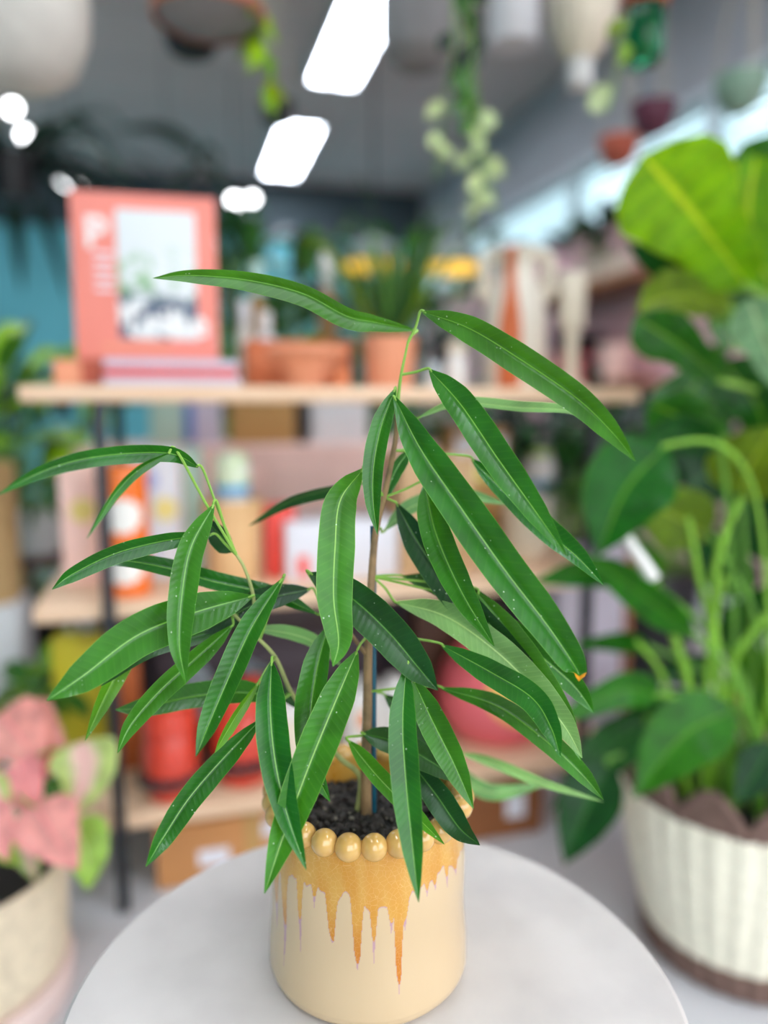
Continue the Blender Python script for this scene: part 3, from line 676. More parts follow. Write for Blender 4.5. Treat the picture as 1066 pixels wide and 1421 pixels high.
# bottles behind
def bottle(p, r, h, m, mcap, label, neck=.35, group='bottles on the top shelf', lab=None):
    t = thing('bottle', label, 'bottle', p, RZ, group)
    hb = h*.72
    mesh('body', lathe([(0, 0), (r*.95, 0), (r, .004), (r, hb*.85), (r*.9, hb*.93), (r*neck, hb), (r*neck, hb+.01), (0, hb+.01)], 28), m, t)
    mesh('cap', lathe([(r*neck*1.2, hb+.006), (r*neck*1.2, h-.004), (r*neck, h), (0, h)], 24), mcap, t)
    if lab: mesh('label', lathe([(r+.0006, hb*.15), (r+.0012, hb*.16), (r+.0012, hb*.7), (r+.0006, hb*.71)], 28), lab, t)
    return t
bottle(on(368, .37, ZT)+Vector((0, .02, 0)), .022, .165, M['white'], M['white_gloss'], 'white bottle with a pale blue label behind the orange trough', .5, lab=M['sky_blue'])
bottle(on(342, .37, ZT), .016, .185, M['offwhite_pot'], M['white'], 'slim off-white bottle between coral book and blue-labelled bottle', .6)
bottle(on(360, .40, ZT)+E2*.10*0, .017, .27, M['olive_b'] if 'olive_b' in M else M['amber'], M['mint'], 'tall brown-green bottle with mint cap above the blue-labelled bottle', .6)
bottle(on(455, .38, ZT), .020, .29, M['amber'], M['white_gloss'], 'tall amber bottle with white cap behind the terracotta bowl', .55)
p = on(427, .12, ZT)
t = thing('terracotta_bowl', 'shallow terracotta bowl with wide rim in front of the orange trough', 'bowl', p)
mesh('bowl', lathe([(0, 0), (.036, 0), (.040, .004), (.044, .025), (.052, .042), (.066, .058), (.074, .060), (.076, .066), (.074, .071), (.066, .071), (.050, .05), (.03, .03), (0, .026)], 56), M['terracotta_pale'], t)
mesh('soil', lathe([(.055, .058), (.03, .062), (0, .063)], 32), M['soil'], t)
p = on(472, .07, ZT); pot('small_pot', 'tiny orange terracotta pot at the foot of the bowl', 'pot', p, .018, .014, .028, M['terracotta'], .004, .008, soil=True, wall=.003)
p = on(541, .15, ZT)
t = thing('ribbed_pot', 'ribbed pale terracotta pot holding the spiky grass plant', 'pot', p)
mesh('body', lathe([(0, 0), (.042, 0), (.044, .004), (.050, .094), (.051, .098), (.046, .098), (.045, .085), (0, .083)], 96, rad=lambda r, z, t_, i: (r*(1+.022*math.cos(t_*14)) if i in (2, 3) else r, z)), M['terracotta_pale'], t)
mesh('soil', soil_disc(.044, .084, .003, 12), M['soil'], t)
gb = p+Vector((0, 0, .086))
gr = thing('grass_plant', 'spiky arching green grass plant in the ribbed terracotta pot', 'plant', gb)
r_ = random.Random(5)
for i in range(64):
    az = r_.uniform(0, 2*PI); L = r_.uniform(.16, .33); tl = math.radians(r_.uniform(4, 48)); o_ = Vector((math.cos(az), math.sin(az), 0))
    b0 = o_*r_.uniform(0, .02); d = o_*math.sin(tl)+Vector((0, 0, math.cos(tl))); dr = r_.uniform(.1, .9)
    mesh('leaf', leaf([b0, b0+d*L*.5, b0+d*L*.8+Vector((0, 0, -dr*L*.1)), b0+d*L+o_*L*.15+Vector((0, 0, -dr*L*.4))], r_.uniform(.006, .011), 'blade', .4, r_.uniform(-30, 30), 14, face=(0, -1, 4)), M[r_.choice(['grass', 'grass', 'bush', 'olive'])], gr, sharp=None)
# jars to the right of the grass
p = on(602, .09, ZT); t = thing('small_jar', 'small pale jar with a grey-blue lid beside the ribbed pot', 'jar', p)
mesh('body', lathe([(0, 0), (.013, 0), (.014, .003), (.014, .024), (0, .024)], 24), M['white'], t); mesh('lid', lathe([(.0145, .024), (.0145, .047), (.012, .049), (0, .049)], 24), M['greyblue'], t)
bottle(on(632, .14, ZT), .020, .088, M['white_gloss'], M['cream'], 'short white bottle in front of the two-handled vase', .8)
bottle(on(612, .27, ZT), .018, .165, M['black'], M['shade'], 'black bottle standing between the grass plant and the vase', .6)
# two-handled vase with terracotta figure stripe
p = on(713, .16, ZT); hv = .255
t = vs = thing('handled_vase', 'tall cream vase with two handles and a terracotta painted stripe', 'vase', p, RZ-.35)
mv, k, b = newmat('painted_vase'); tc = k.new('ShaderNodeTexCoord'); sp = k.new('ShaderNodeSeparateXYZ'); k.link(tc.outputs['Object'], sp.inputs[0])
nz = k.new('ShaderNodeTexNoise'); nz.inputs['Scale'].default_value = 20; k.link(tc.outputs['Object'], nz.inputs['Vector'])
wd = k.math('ADD', k.math('MULTIPLY', k.smooth(sp.outputs[2], .20, .10), .011), .009)
st = k.math('MULTIPLY', k.smooth(k.math('SUBTRACT', k.math('ABSOLUTE', k.math('ADD', sp.outputs[0], .012)), wd), .002, -.002), k.smooth(sp.outputs[1], .0, -.004))
k.link(k.mix(st, k.mix(nz.outputs['Fac'], col((236, 228, 212)), col((224, 214, 198))), col((206, 104, 56))), b.inputs['Base Color']); b.inputs['Roughness'].default_value = .5
mesh('body', lathe([(0, 0), (.040, 0), (.045, .004), (.050, .03), (.055, .09), (.054, .14), (.046, .18), (.036, .20), (.032, .215), (.036, .235), (.046, .246), (.048, .252), (.045, hv), (.038, .252), (.018, .225), (0, .215)], 64), mv, t)
for s in (-1, 1):
    mesh('handle', tube([Vector((s*.044, 0, .165)), Vector((s*.062, 0, .182)), Vector((s*.052, 0, .202)), Vector((s*.060, 0, .224)), Vector((s*.048, 0, .244)), Vector((s*.036, 0, .244))], .011, .011, 12, 30), M['cream'], t)
vs.scale = (1.12, 1.1, 1.07)
p = on(791, .14, ZT)
t = thing('paddle_ornament', 'cream paddle-shaped ceramic ornament right of the two-handled vase', 'ornament', p, RZ); t.scale = (1.15, 1.1, 1.13)
mesh('head', box(.046, .018, .098, .008, (0, 0, .108), 4), M['cream'], t); mesh('neck', lathe([(.013, .01), (.011, .06), (.013, .112)], 24), M['cream'], t); mesh('foot', lathe([(0, 0), (.026, 0), (.027, .005), (.014, .014), (0, .016)], 28), M['cream'], t)
# --- middle shelf
def in_front(px, b, z): return on(px, b, z)
p = on(177, .07, ZM); hh = wpx(178, p); rr = wpx(65, p)/2
t = thing('patterned_tin', 'tall orange tin printed with white round medallions on the middle shelf', 'tin', p, RZ)
mo, k, b = newmat('orange_medallions'); tc = k.new('ShaderNodeTexCoord'); sp = k.new('ShaderNodeSeparateXYZ'); k.link(tc.outputs['Object'], sp.inputs[0])
ang = k.math('MULTIPLY', k.math('ARCTAN2', sp.outputs[0], k.math('MULTIPLY', sp.outputs[1], -1.0)), rr)
per = hh/2.55; fz = k.math('SUBTRACT', k.math('MODULO', k.math('ADD', sp.outputs[2], per*.9), per), per*.5); fx = k.math('SUBTRACT', k.math('MODULO', k.math('ADD', ang, rr*10.5), rr*3.0), rr*1.5)
dd = k.math('SQRT', k.math('ADD', k.math('POWER', k.math('MULTIPLY', fx, .82), 2.0), k.math('POWER', fz, 2.0)))
lob = k.math('MULTIPLY', k.math('SINE', k.math('MULTIPLY', k.math('ARCTAN2', fz, fx), 12.0)), .0018)
f1 = k.smooth(k.math('ADD', dd, lob), per*.33+.0008, per*.33-.0008)
k.link(k.mix(f1, col((240, 116, 34)), col((240, 236, 228))), b.inputs['Base Color']); b.inputs['Roughness'].default_value = .4
mesh('body', lathe([(0, 0), (rr-.002, 0), (rr, .002), (rr, hh*.90), (rr-.001, hh*.905), (0, hh*.905)], 48), mo, t); mesh('lid', lathe([(rr+.0008, hh*.89), (rr+.0008, hh-.004), (rr-.002, hh), (0, hh)], 48), M['orange'], t)
def upright_box(px, b, z, wp_, hp_, d, m, label, name='carton', cat='box', group=None, rz=0.0, art=None, rx=0.0):
    p = on(px, b, z); w = wpx(wp_, p); h = wpx(hp_, p)
    t = thing(name, label, cat, p, RZ+rz, group)
    mesh('carton', xf(box(w, d, h, .002), (0, 0, 0), 0, rx), m, t)
    if art: 
        for (nm, mm, fx_, fz_, fw, fh) in art:
            mesh(nm, xf(box(w*fw, .0012, h*fh, .0003, (w*fx_, -d/2-.0004, h*fz_)), (0, 0, 0), 0, rx), mm, t)
    return t
def disc_art(t, x, y, z, r, m, nm='printed_disc'):
    md = lathe([(0, 0), (r, 0), (r, .0012), (0, .0012)], 28); md = xf(md, (x, y, z), 0, PI/2); mesh(nm, md, m, t)
t = upright_box(118, .17, ZM, 52, 168, .03, M['pink_paint'], 'pale pink card box with yellow flower at the shelf left end', rz=.05); disc_art(t, .004, -.0162, .135, .022, mat('pale_yellow', (238, 220, 130), .6))
t = upright_box(222, .20, ZM, 62, 178, .05, M['label_white'], 'white card box with blue and yellow flower prints beside orange tin', group='flower print cartons')
disc_art(t, .016, -.0262, .13, .022, mat('pale_yellow_print', (240, 222, 140), .6)); disc_art(t, -.012, -.0262, .185, .018, mat('periwinkle', (170, 180, 226), .6)); disc_art(t, -.01, -.0262, .06, .016, mat('periwinkle_soft', (196, 204, 236), .6))
upright_box(272, .22, ZM, 26, 172, .05, M['mint'], 'narrow pale green carton next to the flower print boxes', group='flower print cartons')
p = on(326, .13, ZM); h = wpx(112, p); rr = wpx(80, p)/2
t = pot('clay_pot', 'plain tan clay pot on the middle shelf holding a small succulent', 'pot', p, rr, rr*.82, h, M['tan_clay'], .006, .018)
t = thing('potted_label_tub', 'white and green tub with a blue band inside the tan clay pot', 'tub', p+Vector((0, 0, h*.42)))
mesh('body', lathe([(0, 0), (rr*.52, 0), (rr*.56, h*.60), (rr*.62, h*.66)], 32), M['white_gloss'], t)
mesh('band', lathe([(rr*.56, h*.60), (rr*.575, h*.61), (rr*.60, h*.76), (rr*.585, h*.77)], 32), M['sky_blue'], t)
mesh('top', lathe([(rr*.585, h*.765), (rr*.62, h*.8), (rr*.6, h*1.02), (rr*.48, h*1.14), (0, h*1.18)], 32), mat('pale_lime_print', (206, 226, 176), .5, rgb2=(236, 240, 232), scale=40), t)
upright_box(388, .16, ZM, 40, 96, .08, M['red_print'], 'bright red carton standing left of the white packing box', group='red and white cartons')
t = upright_box(468, .14, ZM, 150, 78, .12, M['label_white'], 'wide white carton on the middle shelf behind the fig stem', group='red and white cartons', art=[('red_stripe', M['red_print'], -.36, .08, .1, .35)])
def crate(p, w, d, h, label, n_=5, m='wood', rz=RZ):
    t = thing('wooden_crate', label, 'crate', p, rz)
    for sx in (-1, 1):
        for sy in (-1, 1): mesh('corner_post', box(.012, .012, h, .0015, (sx*(w/2-.010), sy*(d/2-.010), 0)), M[m], t)
    for i in range(n_):
        x = -w/2+.006+(w-.012)*(i+.5)/n_; sw = (w-.012)/n_*.82
        mesh('slat', box(sw, .006, h-.01, .001, (x, -d/2, .004)), M[m], t); mesh('slat', box(sw, .006, h-.01, .001, (x, d/2, .004)), M[m], t)
    mesh('base_board', box(w-.02, d-.01, .006, .001, (0, 0, .002)), M[m], t)
    for sx in (-1, 1): mesh('end_board', box(.006, d-.026, h-.02, .001, (sx*(w/2-.004), 0, .006)), M[m], t)
    return t
p = on(590, .15, ZM); crate(p, wpx(105, p), .16, wpx(160, p), 'light wooden slatted crate on the middle shelf right of the stem')
p = on(726, .16, ZM)
for i, (r0, lab) in enumerate(((.055, 'lowest cream bowl of the stack on the middle shelf'), (.052, 'middle cream bowl of the stack on the middle shelf'), (.050, 'topmost cream bowl of the stack on the middle shelf'))):
    q = p+Vector((0, 0, i*.030)); 
    single('stacked_bowl', lab, 'bowl', lathe([(0, 0), (r0*.5, 0), (r0*.55, .004), (r0*.86, .022), (r0, .050), (r0-.004, .050), (r0*.8, .026), (r0*.4, .0095), (0, .009)], 48), M['cream'], q, 0, 'cream bowls stacked on the shelf')
p = on(655, .28, ZM); crt = upright_box(655, .28, ZM, 80, 170, .08, M['tan_box'], 'tall tan carton with pale yellow top at the back of shelf', art=[('white_panel', M['label_white'], 0, .72, .9, .22), ('yellow_panel', mat('lemon_panel', (226, 220, 120), .6), .1, .58, .7, .12)])
p = on(745, .36, ZM); t = thing('egg_planter', 'white egg-shaped planter with pale green top behind the cream bowls', 'planter', p)
mesh('body', lathe([(0, 0), (.02, 0), (.03, .02), (.035, .16), (.03, .19), (.02, .21), (0, .215)], 40), M['white_gloss'], t); mesh('blue_band', lathe([(.0335, .125), (.0362, .127), (.0362, .145), (.0345, .147)], 40), M['sky_blue'], t)
mesh('moss', sphere(.026, (0, 0, .206), 16, 10, (1, 1, .5)), M['lime_leaf'], t)
# --- bottom shelf
def red_jar(px, label, b=.09, hp_=140, wp_=76):
    p = on(px, b, ZB); h = wpx(hp_, p); r = wpx(wp_, p)/2
    t = thing('lidded_jar', label, 'jar', p, RZ, 'red lidded jars')
    mesh('body', lathe([(0, 0), (r*.74, 0), (r*.80, .003), (r*.96, h*.22), (r, h*.34), (r, h*.44), (r*.96, h*.60), (r*.86, h*.66), (0, h*.66)], 48), M['red_glaze'], t)
    mesh('lid', lathe([(r*.90, h*.655), (r*.98, h*.67), (r*1.0, h*.80), (r*.9, h*.93), (r*.5, h*.985), (0, h)], 48), M['red_glaze'], t)
    for i in range(16):
        a = 2*PI*i/16; mesh('bead', sphere(r*.25, (r*1.0*math.cos(a), r*1.0*math.sin(a), h*.22), 12, 8, (1, 1, .85)), M['bead_black'], t)
    mesh('knob', sphere(r*.2, (0, 0, h*1.0), 14, 8), M['bead_black'], t) if b > .07 else None
    return t
red_jar(239, 'red glazed lidded jar with black bead band, left one on bottom shelf', .055)
red_jar(338, 'red glazed lidded jar with black bead band, beside the planter', .085, 146, 84)
p = on(316, .24, ZB+.002); t = thing('storage_box', 'large dark plum storage box at the back of the bottom shelf', 'box', sh(.40, .30, ZB), RZ)
mesh('carton', box(.44, .16, .205, .004, (0, 0, 0)), M['plum'], t); mesh('lid', box(.45, .165, .03, .004, (0, 0, .205)), M['plum'], t)
t = thing('enamel_tub', 'pale grey-blue enamel tub with black wire handles on the plum box', 'tub', on(318, .155, ZB))
q0 = t.location.copy(); rr = wpx(112, q0)/2
mesh('body', lathe([(0, .095), (rr*.7, .095), (rr*.85, .12), (rr, .175), (rr*1.04, .178), (rr*.98, .180), (rr*.8, .125), (0, .11)], 48), M['greyblue'], t)
mesh('stand', lathe([(rr*.6, 0), (rr*.55, .05), (rr*.7, .096)], 32), M['dark_brown'], t)
for s in (-1, 1): mesh('handle', tube([Vector((s*rr*.9, -.03, .15)), Vector((s*rr*1.25, -.03, .17)), Vector((s*rr*1.25, .03, .17)), Vector((s*rr*.9, .03, .15))], .0025, .0025, 6, 20), M['black_metal'], t)
p = on(172, .22, ZB); upright_box(118, .30, ZB, 64, 160, .07, M['yellow'], 'bright yellow carton at the left end of the bottom shelf')
upright_box(186, .20, ZB, 26, 150, .06, mat('burnt_orange', (190, 96, 40), .6), 'slim burnt orange carton left of the red jars')
p = on(403, .10, ZB); t = thing('white_canister', 'white canister half hidden behind the left side of the planter', 'canister', p)
mesh('body', lathe([(0, 0), (.034, 0), (.036, .004), (.036, .105), (.032, .115), (0, .115)], 40), M['cream'], t); mesh('lid', lathe([(.037, .112), (.037, .128), (.03, .136), (0, .138)], 40), M['white_gloss'], t)
p = on(500, .14, ZB); t = thing('printed_mug', 'white mug with a yellow patch and red ring behind the fig stem', 'mug', p, RZ)
mesh('body', lathe([(0, 0), (.036, 0), (.040, .005), (.042, .135), (.040, .14), (.037, .138), (.036, .02), (0, .015)], 40), M['white_gloss'], t)
V_, F_, _u = lathe([(.0415, .062), (.0425, .063), (.0435, .098), (.0425, .099)], 80)
Fk = [f for f in F_ if all(-1.95 < math.atan2(V_[i].y, V_[i].x) < -1.2 for i in f)]
mesh('yellow_patch', (V_, Fk, None), M['mustard'], t)
mesh('red_ring', xf(lathe([(.006, 0), (.011, 0), (.011, .0035), (.006, .0035)], 28), (0, -.0425, .081), 0, PI/2), M['red_print'], t)
p = on(548, .12, ZB); single('white_vase', 'small white bulbous vase right of the fig stem on bottom shelf', 'vase', lathe([(0, 0), (.022, 0), (.03, .012), (.034, .05), (.032, .1), (.026, .14), (.018, .155), (.014, .155), (.02, .1), (0, .05)], 40), M['white_gloss'], p)
p = on(688, .16, ZB); rr = wpx(165, p)/2; h = wpx(128, p)
t = thing('painted_pot', 'round coral pink pot with a painted mustard oval on bottom shelf', 'pot', p, RZ)
mpk, k, b = newmat('painted_pink_clay'); tc = k.new('ShaderNodeTexCoord'); sp = k.new('ShaderNodeSeparateXYZ'); k.link(tc.outputs['Object'], sp.inputs[0])
dx = k.math('DIVIDE', k.math('ADD', sp.outputs[0], -.012), rr*.62); dz = k.math('DIVIDE', k.math('SUBTRACT', sp.outputs[2], h*.60), h*.30)
d2 = k.math('SQRT', k.math('ADD', k.math('POWER', dx, 2.0), k.math('POWER', dz, 2.0)))
fr_ = k.math('MULTIPLY', k.smooth(d2, 1.02, .97), k.smooth(sp.outputs[1], 0.0, -.01)); ey = k.math('MULTIPLY', k.smooth(d2, .30, .24), k.smooth(sp.outputs[1], 0.0, -.01))
cc = k.mix(fr_, col((238, 112, 120)), col((244, 190, 96))); cc = k.mix(ey, cc, col((96, 120, 70))); k.link(cc, b.inputs['Base Color']); b.inputs['Roughness'].default_value = .5
mesh('body', lathe([(0, 0), (rr*.62, 0), (rr*.72, .004), (rr*.97, h*.25), (rr, h*.45), (rr*.92, h*.72), (rr*.7, h*.94), (rr*.62, h), (rr*.58, h), (rr*.6, h*.8), (0, h*.5)], 64), mpk, t)
p = on(600, .30, ZB); upright_box(600, .30, ZB, 60, 180, .08, M['dark_brown'], 'dark brown carton at the back of the bottom shelf behind stem')
for px, b_, lab in ((652, .31, 'black nursery pot behind the coral painted pot, nearer the stem'), (712, .33, 'black nursery pot behind the coral painted pot, nearer the post')):
    p = on(px, b_, ZB); pot('nursery_pot', lab, 'pot', p, .048, .036, .21, M['black'], .006, .02, 'black nursery pots')
# --- boxes under the shelf
p = sh(.34, .18, 0.0); t = thing('cardboard_box', 'brown cardboard box with white labels under the bottom shelf', 'box', p, RZ)
mesh('carton', box(.34, .30, .118, .003), M['card_board'], t); mesh('tape', box(.03, .302, .119, .001), M['tan_box'], t)
for x, z in ((-.07, .035), (.045, .075), (.13, .06)): mesh('shipping_label', box(.055, .0012, .03, 0, (x, -.1506, z)), M['label_white'], t)
p = sh(.74, .18, 0.0); t = thing('cardboard_box', 'darker brown cardboard box under the right half of bottom shelf', 'box', p, RZ)
mesh('carton', box(.36, .30, .115, .003), mat('brown_board', (150, 92, 50), .8), t); mesh('shipping_label', box(.04, .0012, .05, 0, (.12, -.1506, .04)), M['label_white'], t)
# ------------------------------------------------------------------ pink cabinet behind the shelf with boxes
pa = S0+E2*.78
def cab(px, b, z): return on(px, b, z)
q = cab(375, .86, 0); t = thing('pink_cabinet', 'long pale pink cabinet standing behind the shelving unit', 'cabinet', q, RZ)
mesh('carcass', box(1.0, .36, .34, .006, (0, .17, .405)), M['pink_paint'], t); mesh('plinth', box(.96, .32, .405, .004, (0, .17, 0)), M['plum'], t)
for s in (-1, 1): mesh('drawer', box(.48, .014, .24, .004, (s*.248, -.012, .45)), M['pink_paint'], t)
for s in (-1, 1): mesh('knob', sphere(.012, (s*.248, -.026, .57), 14, 8), M['copper'], t)
ZP = .745
def backbox(px, wp_, h, m, label, b=1.0, art=None, name='carton', cat='box'):
    p = on(px, b, ZP); w = wpx(wp_, p); t = thing(name, label, cat, p, RZ, 'boxes on the pink cabinet')
    mesh('carton', box(w, .10, h, .003), m, t)
    if art:
        for (mm, fx_, fw) in art: mesh('print', box(w*fw, .0014, h*.9, .0004, (w*fx_, -.0505, h*.05)), mm, t)
backbox(233, 44, .15, M['mint'], 'pale mint carton on the pink cabinet below the coral book')
backbox(282, 50, .15, M['lilac_paper'], 'lilac white carton with a blue stripe on the pink cabinet', art=[(M['blue'], -.36, .24)])
backbox(364, 86, .155, M['tan_box'], 'tan brown carton on the pink cabinet under the orange trough')
backbox(418, 12, .15, M['black'], 'thin black carton between tan and white boxes on pink cabinet')
backbox(468, 78, .15, M['white'], 'large white carton on the pink cabinet under the ribbed pot')
# ------------------------------------------------------------------ left foreground: caladium in basket
BC = Vector((-.615, 1.0, 0))
single('plant_stand', 'low round pale pink stand under the straw basket', 'stand', lathe([(0, 0), (.15, 0), (.155, .01), (.16, .045), (.155, .055), (0, .055)], 64), M['pinkish_stand'], BC)
t = thing('straw_basket', 'woven straw basket holding the pink caladium at lower left', 'basket', BC+Vector((0, 0, .055)))
mesh('weave', lathe([(0, 0), (.14, 0), (.15, .01)]+[(.152+.008*i/13, .015+.145*i/13) for i in range(14)]+[(.162, .165), (.157, .169), (.152, .165), (.145, .02), (0, .015)], 120, rad=lambda r, z, t_, i: (r*(1+.012*math.sin(t_*60)*(1 if i % 2 else -1)) if 2 < i < 17 else r, z)), M['straw'], t)
t2 = thing('nursery_pot', 'black plastic nursery pot sitting inside the straw basket', 'pot', BC+Vector((0, 0, .075)))
mesh('body', lathe([(0, 0), (.11, 0), (.135, .10), (.14, .105), (.14, .112), (.132, .112), (.128, .09), (0, .088)], 56), M['black'], t2); mesh('soil', soil_disc(.126, .09, .004, 31), M['soil'], t2)
co = BC+Vector((0, 0, .165))
cal = thing('caladium', 'pink and lime leaved caladium growing in the straw basket', 'plant', co)
CL = [((112, 1030), (118, 1075), (96, 1138), 96, .98, 'pink_green_leaf'), ((50, 1118), (75, 1160), (108, 1208), 92, .92, 'pink_leaf'), ((102, 1140), (120, 1185), (122, 1236), 74, .98, 'lime_leaf'),
      ((0, 990), (30, 1025), (58, 1075), 90, 1.02, 'pink_leaf'), ((20, 1060), (35, 1095), (45, 1140), 62, .98, 'pink_leaf'), ((-20, 1080), (-4, 1110), (8, 1140), 46, .94, 'pink_green_leaf'),
      ((-25, 1120), (-5, 1150), (10, 1195), 60, .90, 'pink_leaf'), ((-5, 1165), (10, 1185), (30, 1200), 36, .95, 'lime_leaf'), ((35, 985), (60, 1010), (95, 1040), 60, 1.05, 'pink_leaf'),
      ((-40, 1020), (-20, 1050), (-10, 1090), 60, 1.05, 'pink_leaf'), ((70, 1080), (85, 1105), (92, 1140), 40, 1.06, 'bush_mid'), ((20, 1150), (38, 1185), (50, 1225), 50, 1.0, 'pink_green_leaf'),
      ((78, 1040), (62, 1060), (52, 1090), 40, 1.03, 'red_leaf')]
M['red_leaf'] = leafmat('red_leaf', (214, 70, 84), rib=(160, 30, 60), rough=.5, trans=.3, veins=7, hvar=.06)
for (a, b_, c, w, Y, mk) in CL:
    A, B, Cc = P(*a, Y), P(*b_, Y-.02), P(*c, Y-.03)
    lo = mesh('leaf', leaf([A, B, Cc], mpx(w, B), 'heart', .18, random.uniform(-15, 15), 18, wave=.02), M[mk], cal, off=co, sharp=None)
    root = co+Vector((random.uniform(-.04, .04), random.uniform(-.04, .04), 0))
    mesh('petiole', tube([root, root.lerp(A, .6)+Vector((0, .02, .05)), A+(B-A)*.08], .0025, .0018, 6, 14), M['petiole'], lo, off=co)
# left column: white plinth with tan basket
pp = P(-8, 860, 1.62); 
single('display_plinth', 'tall white display plinth at the left edge under tan basket', 'plinth', box(.15, .15, .43, .004), M['white'], Vector((pp.x-.03, 1.66, 0)), RZ)
q = Vector((pp.x-.03, 1.66, .43)); 
t = thing('tan_basket', 'tall tan wicker basket on the white plinth at left edge', 'basket', q)
mesh('weave', lathe([(0, 0), (.064, 0), (.068, .006)]+[(.069+.001*(i % 2), .01+.29*i/24) for i in range(25)]+[(.066, .306), (.06, .30), (.058, .02), (0, .016)], 72, rad=lambda r, z, t_, i: (r*(1+.014*math.sin(t_*30)*(1 if i % 2 else -1)) if 2 < i < 28 else r, z)), M['wicker_tan'], t)
bush('leafy_plant', 'broad lime and dark leaved plant in the tan wicker basket', 'plant', q+Vector((0, 0, .27)), 30, .20, .065, ['lime', 'bush', 'bush_mid', 'bush_dark', 'lime'], 'lily', (10, 80), .22, .05, .6, 41, stem_m='petiole')
# dark shrubs left behind the shelf
def floor_pot(px, Y, label, r, h, m, group='floor planters'):
    p = P(px, 700, Y); p.z = 0; pot('floor_planter', label, 'planter', p, r, r*.8, h, m, .012, .03, group); return p+Vector((0, 0, h-.015))
b0 = floor_pot(12, 2.2, 'dark planter on the floor behind the left end of shelving', .15, .30, M['black'])
bush('broadleaf_shrub', 'dark green broadleaf shrub with lime highlights left of coral book', 'plant', b0, 78, .22, .07, ['bush', 'bush_dark', 'bush_mid', 'lime', 'bush'], 'lily', (15, 85), .72, .22, .6, 42)
b0 = floor_pot(-70, 3.0, 'tall grey planter behind the tan basket at left edge', .16, .35, M['grey_ceramic'])
bush('rubber_shrub', 'blackish green shrub against the turquoise wall at left', 'plant', b0, 70, .26, .09, ['bush_dark', 'bush'], 'lily', (10, 80), .58, .25, .6, 43)
for px, Y, zc, m_, lab in ((48, 1.9, .52, 'white', 'white pot among dark leaves left of the pink card box'),):
    p = P(px, 700, Y); p.z = 0
    t = thing('stool', 'small dark brown stool holding a white pot behind shelf end', 'stool', p, RZ)
    mesh('seat', lathe([(0, .47), (.11, .47), (.115, .48), (.11, .49), (0, .49)], 40), M['dark_brown'], t)
    for i in range(3):
        a = i*2*PI/3+.4; mesh('leg', tube([Vector((.07*math.cos(a), .07*math.sin(a), .475)), Vector((.11*math.cos(a), .11*math.sin(a), 0))], .011, .009, 8, 6), M['dark_brown'], t)
    q = p+Vector((0, 0, .49)); pot('white_pot', lab, 'pot', q, .062, .05, .12, M['white'], .006, .02)
    bush('trailing_fern', 'small mid green fern in the white pot on brown stool', 'plant', q+Vector((0, 0, .11)), 40, .13, .022, ['bush_mid', 'bush'], 'lily', (30, 100), .03, .03, .9, 44)
p = P(42, 930, 1.42); single('sprig_pot_stand', 'slim tan wooden post stand below the yellow carton', 'stand', box(.05, .05, .26, .004), M['wood'], Vector((p.x-.02, 1.45, 0)), RZ)
t = bush('pothos', 'small yellow-green pothos on the slim post stand at left', 'plant', Vector((p.x-.02, 1.45, .265)), 26, .085, .045, ['lime', 'bush_mid', 'olive'], 'heart', (40, 110), .07, .05, .7, 45)
# ------------------------------------------------------------------ right: peace lily in pale basket
BR = Vector((.575, 1.14, 0)); HB = .275
t = thing('scalloped_basket', 'pale woven basket with brown scalloped rim at lower right', 'basket', BR)
def bas(r, z, t_, i): return (r*(1+.016*math.cos(t_*40)), z)
NB_ = 22
mesh('weave', lathe([(.150+.045*i/NB_+.006*math.sin(PI*i/NB_), .045+(HB-.045)*i/NB_) for i in range(NB_+1)]+[(.189, HB), (.182, HB-.03), (.15, .06), (0, .05)], 240, rad=lambda r, z, t_, i: (r*(1+.020*abs(math.cos(t_*17))+.004*(1 if i % 2 else -1)), z) if i <= NB_ else (r, z)), M['pale_weave'], t)
mesh('base_band', lathe([(0, 0), (.142, 0), (.149, .006), (.153, .046), (.146, .048)], 240, rad=lambda r, z, t_, i: (r*(1+.022*abs(math.cos(t_*17))) if i > 1 else r, z)), M['brown_weave'], t)
for i in range(13):
    a0 = 2*PI*(i+.3)/13; n_ = 15; pts = []
    for j in range(n_):
        a = a0+(j/(n_-1)-.5)*2*PI/13; h_ = .050*math.sin(PI*j/(n_-1))
        pts.append(Vector((.191*math.cos(a), .191*math.sin(a), HB+h_)))
    V_ = []; F_ = []
    for q in pts:
        for dz, dr in ((None, 0), (0, 0)): pass
    # filled half-round scallop with a roll edge
    for j, q in enumerate(pts):
        o_ = Vector((q.x, q.y, 0)).normalized()
        for (dr, zz) in ((-.004, HB-.008), (.004, HB-.008), (.004, q.z), (-.004, q.z)): V_.append(Vector((q.x, q.y, 0))+o_*dr+Vector((0, 0, zz)))
    for j in range(n_-1):
        for e in range(4): F_.append([j*4+e, j*4+(e+1) % 4, (j+1)*4+(e+1) % 4, (j+1)*4+e])
    mesh('scallop', join((V_, F_, None), tube(pts, .008, .008, 8, 30)), M['brown_weave'], t)
single('nursery_pot', 'black plastic liner pot full of soil inside the pale basket', 'pot', join(lathe([(0, .055), (.12, .055), (.165, HB-.03), (.172, HB-.025), (.172, HB-.012), (.165, HB-.012), (.16, HB-.04), (0, HB-.042)], 64), chips(.15, HB-.04, 150, .006, .016, 77)), M['black'], BR)
lo_ = BR+Vector((0, 0, HB-.045))
lily = thing('peace_lily', 'large peace lily with arching stalks in the pale scalloped basket', 'plant', lo_)
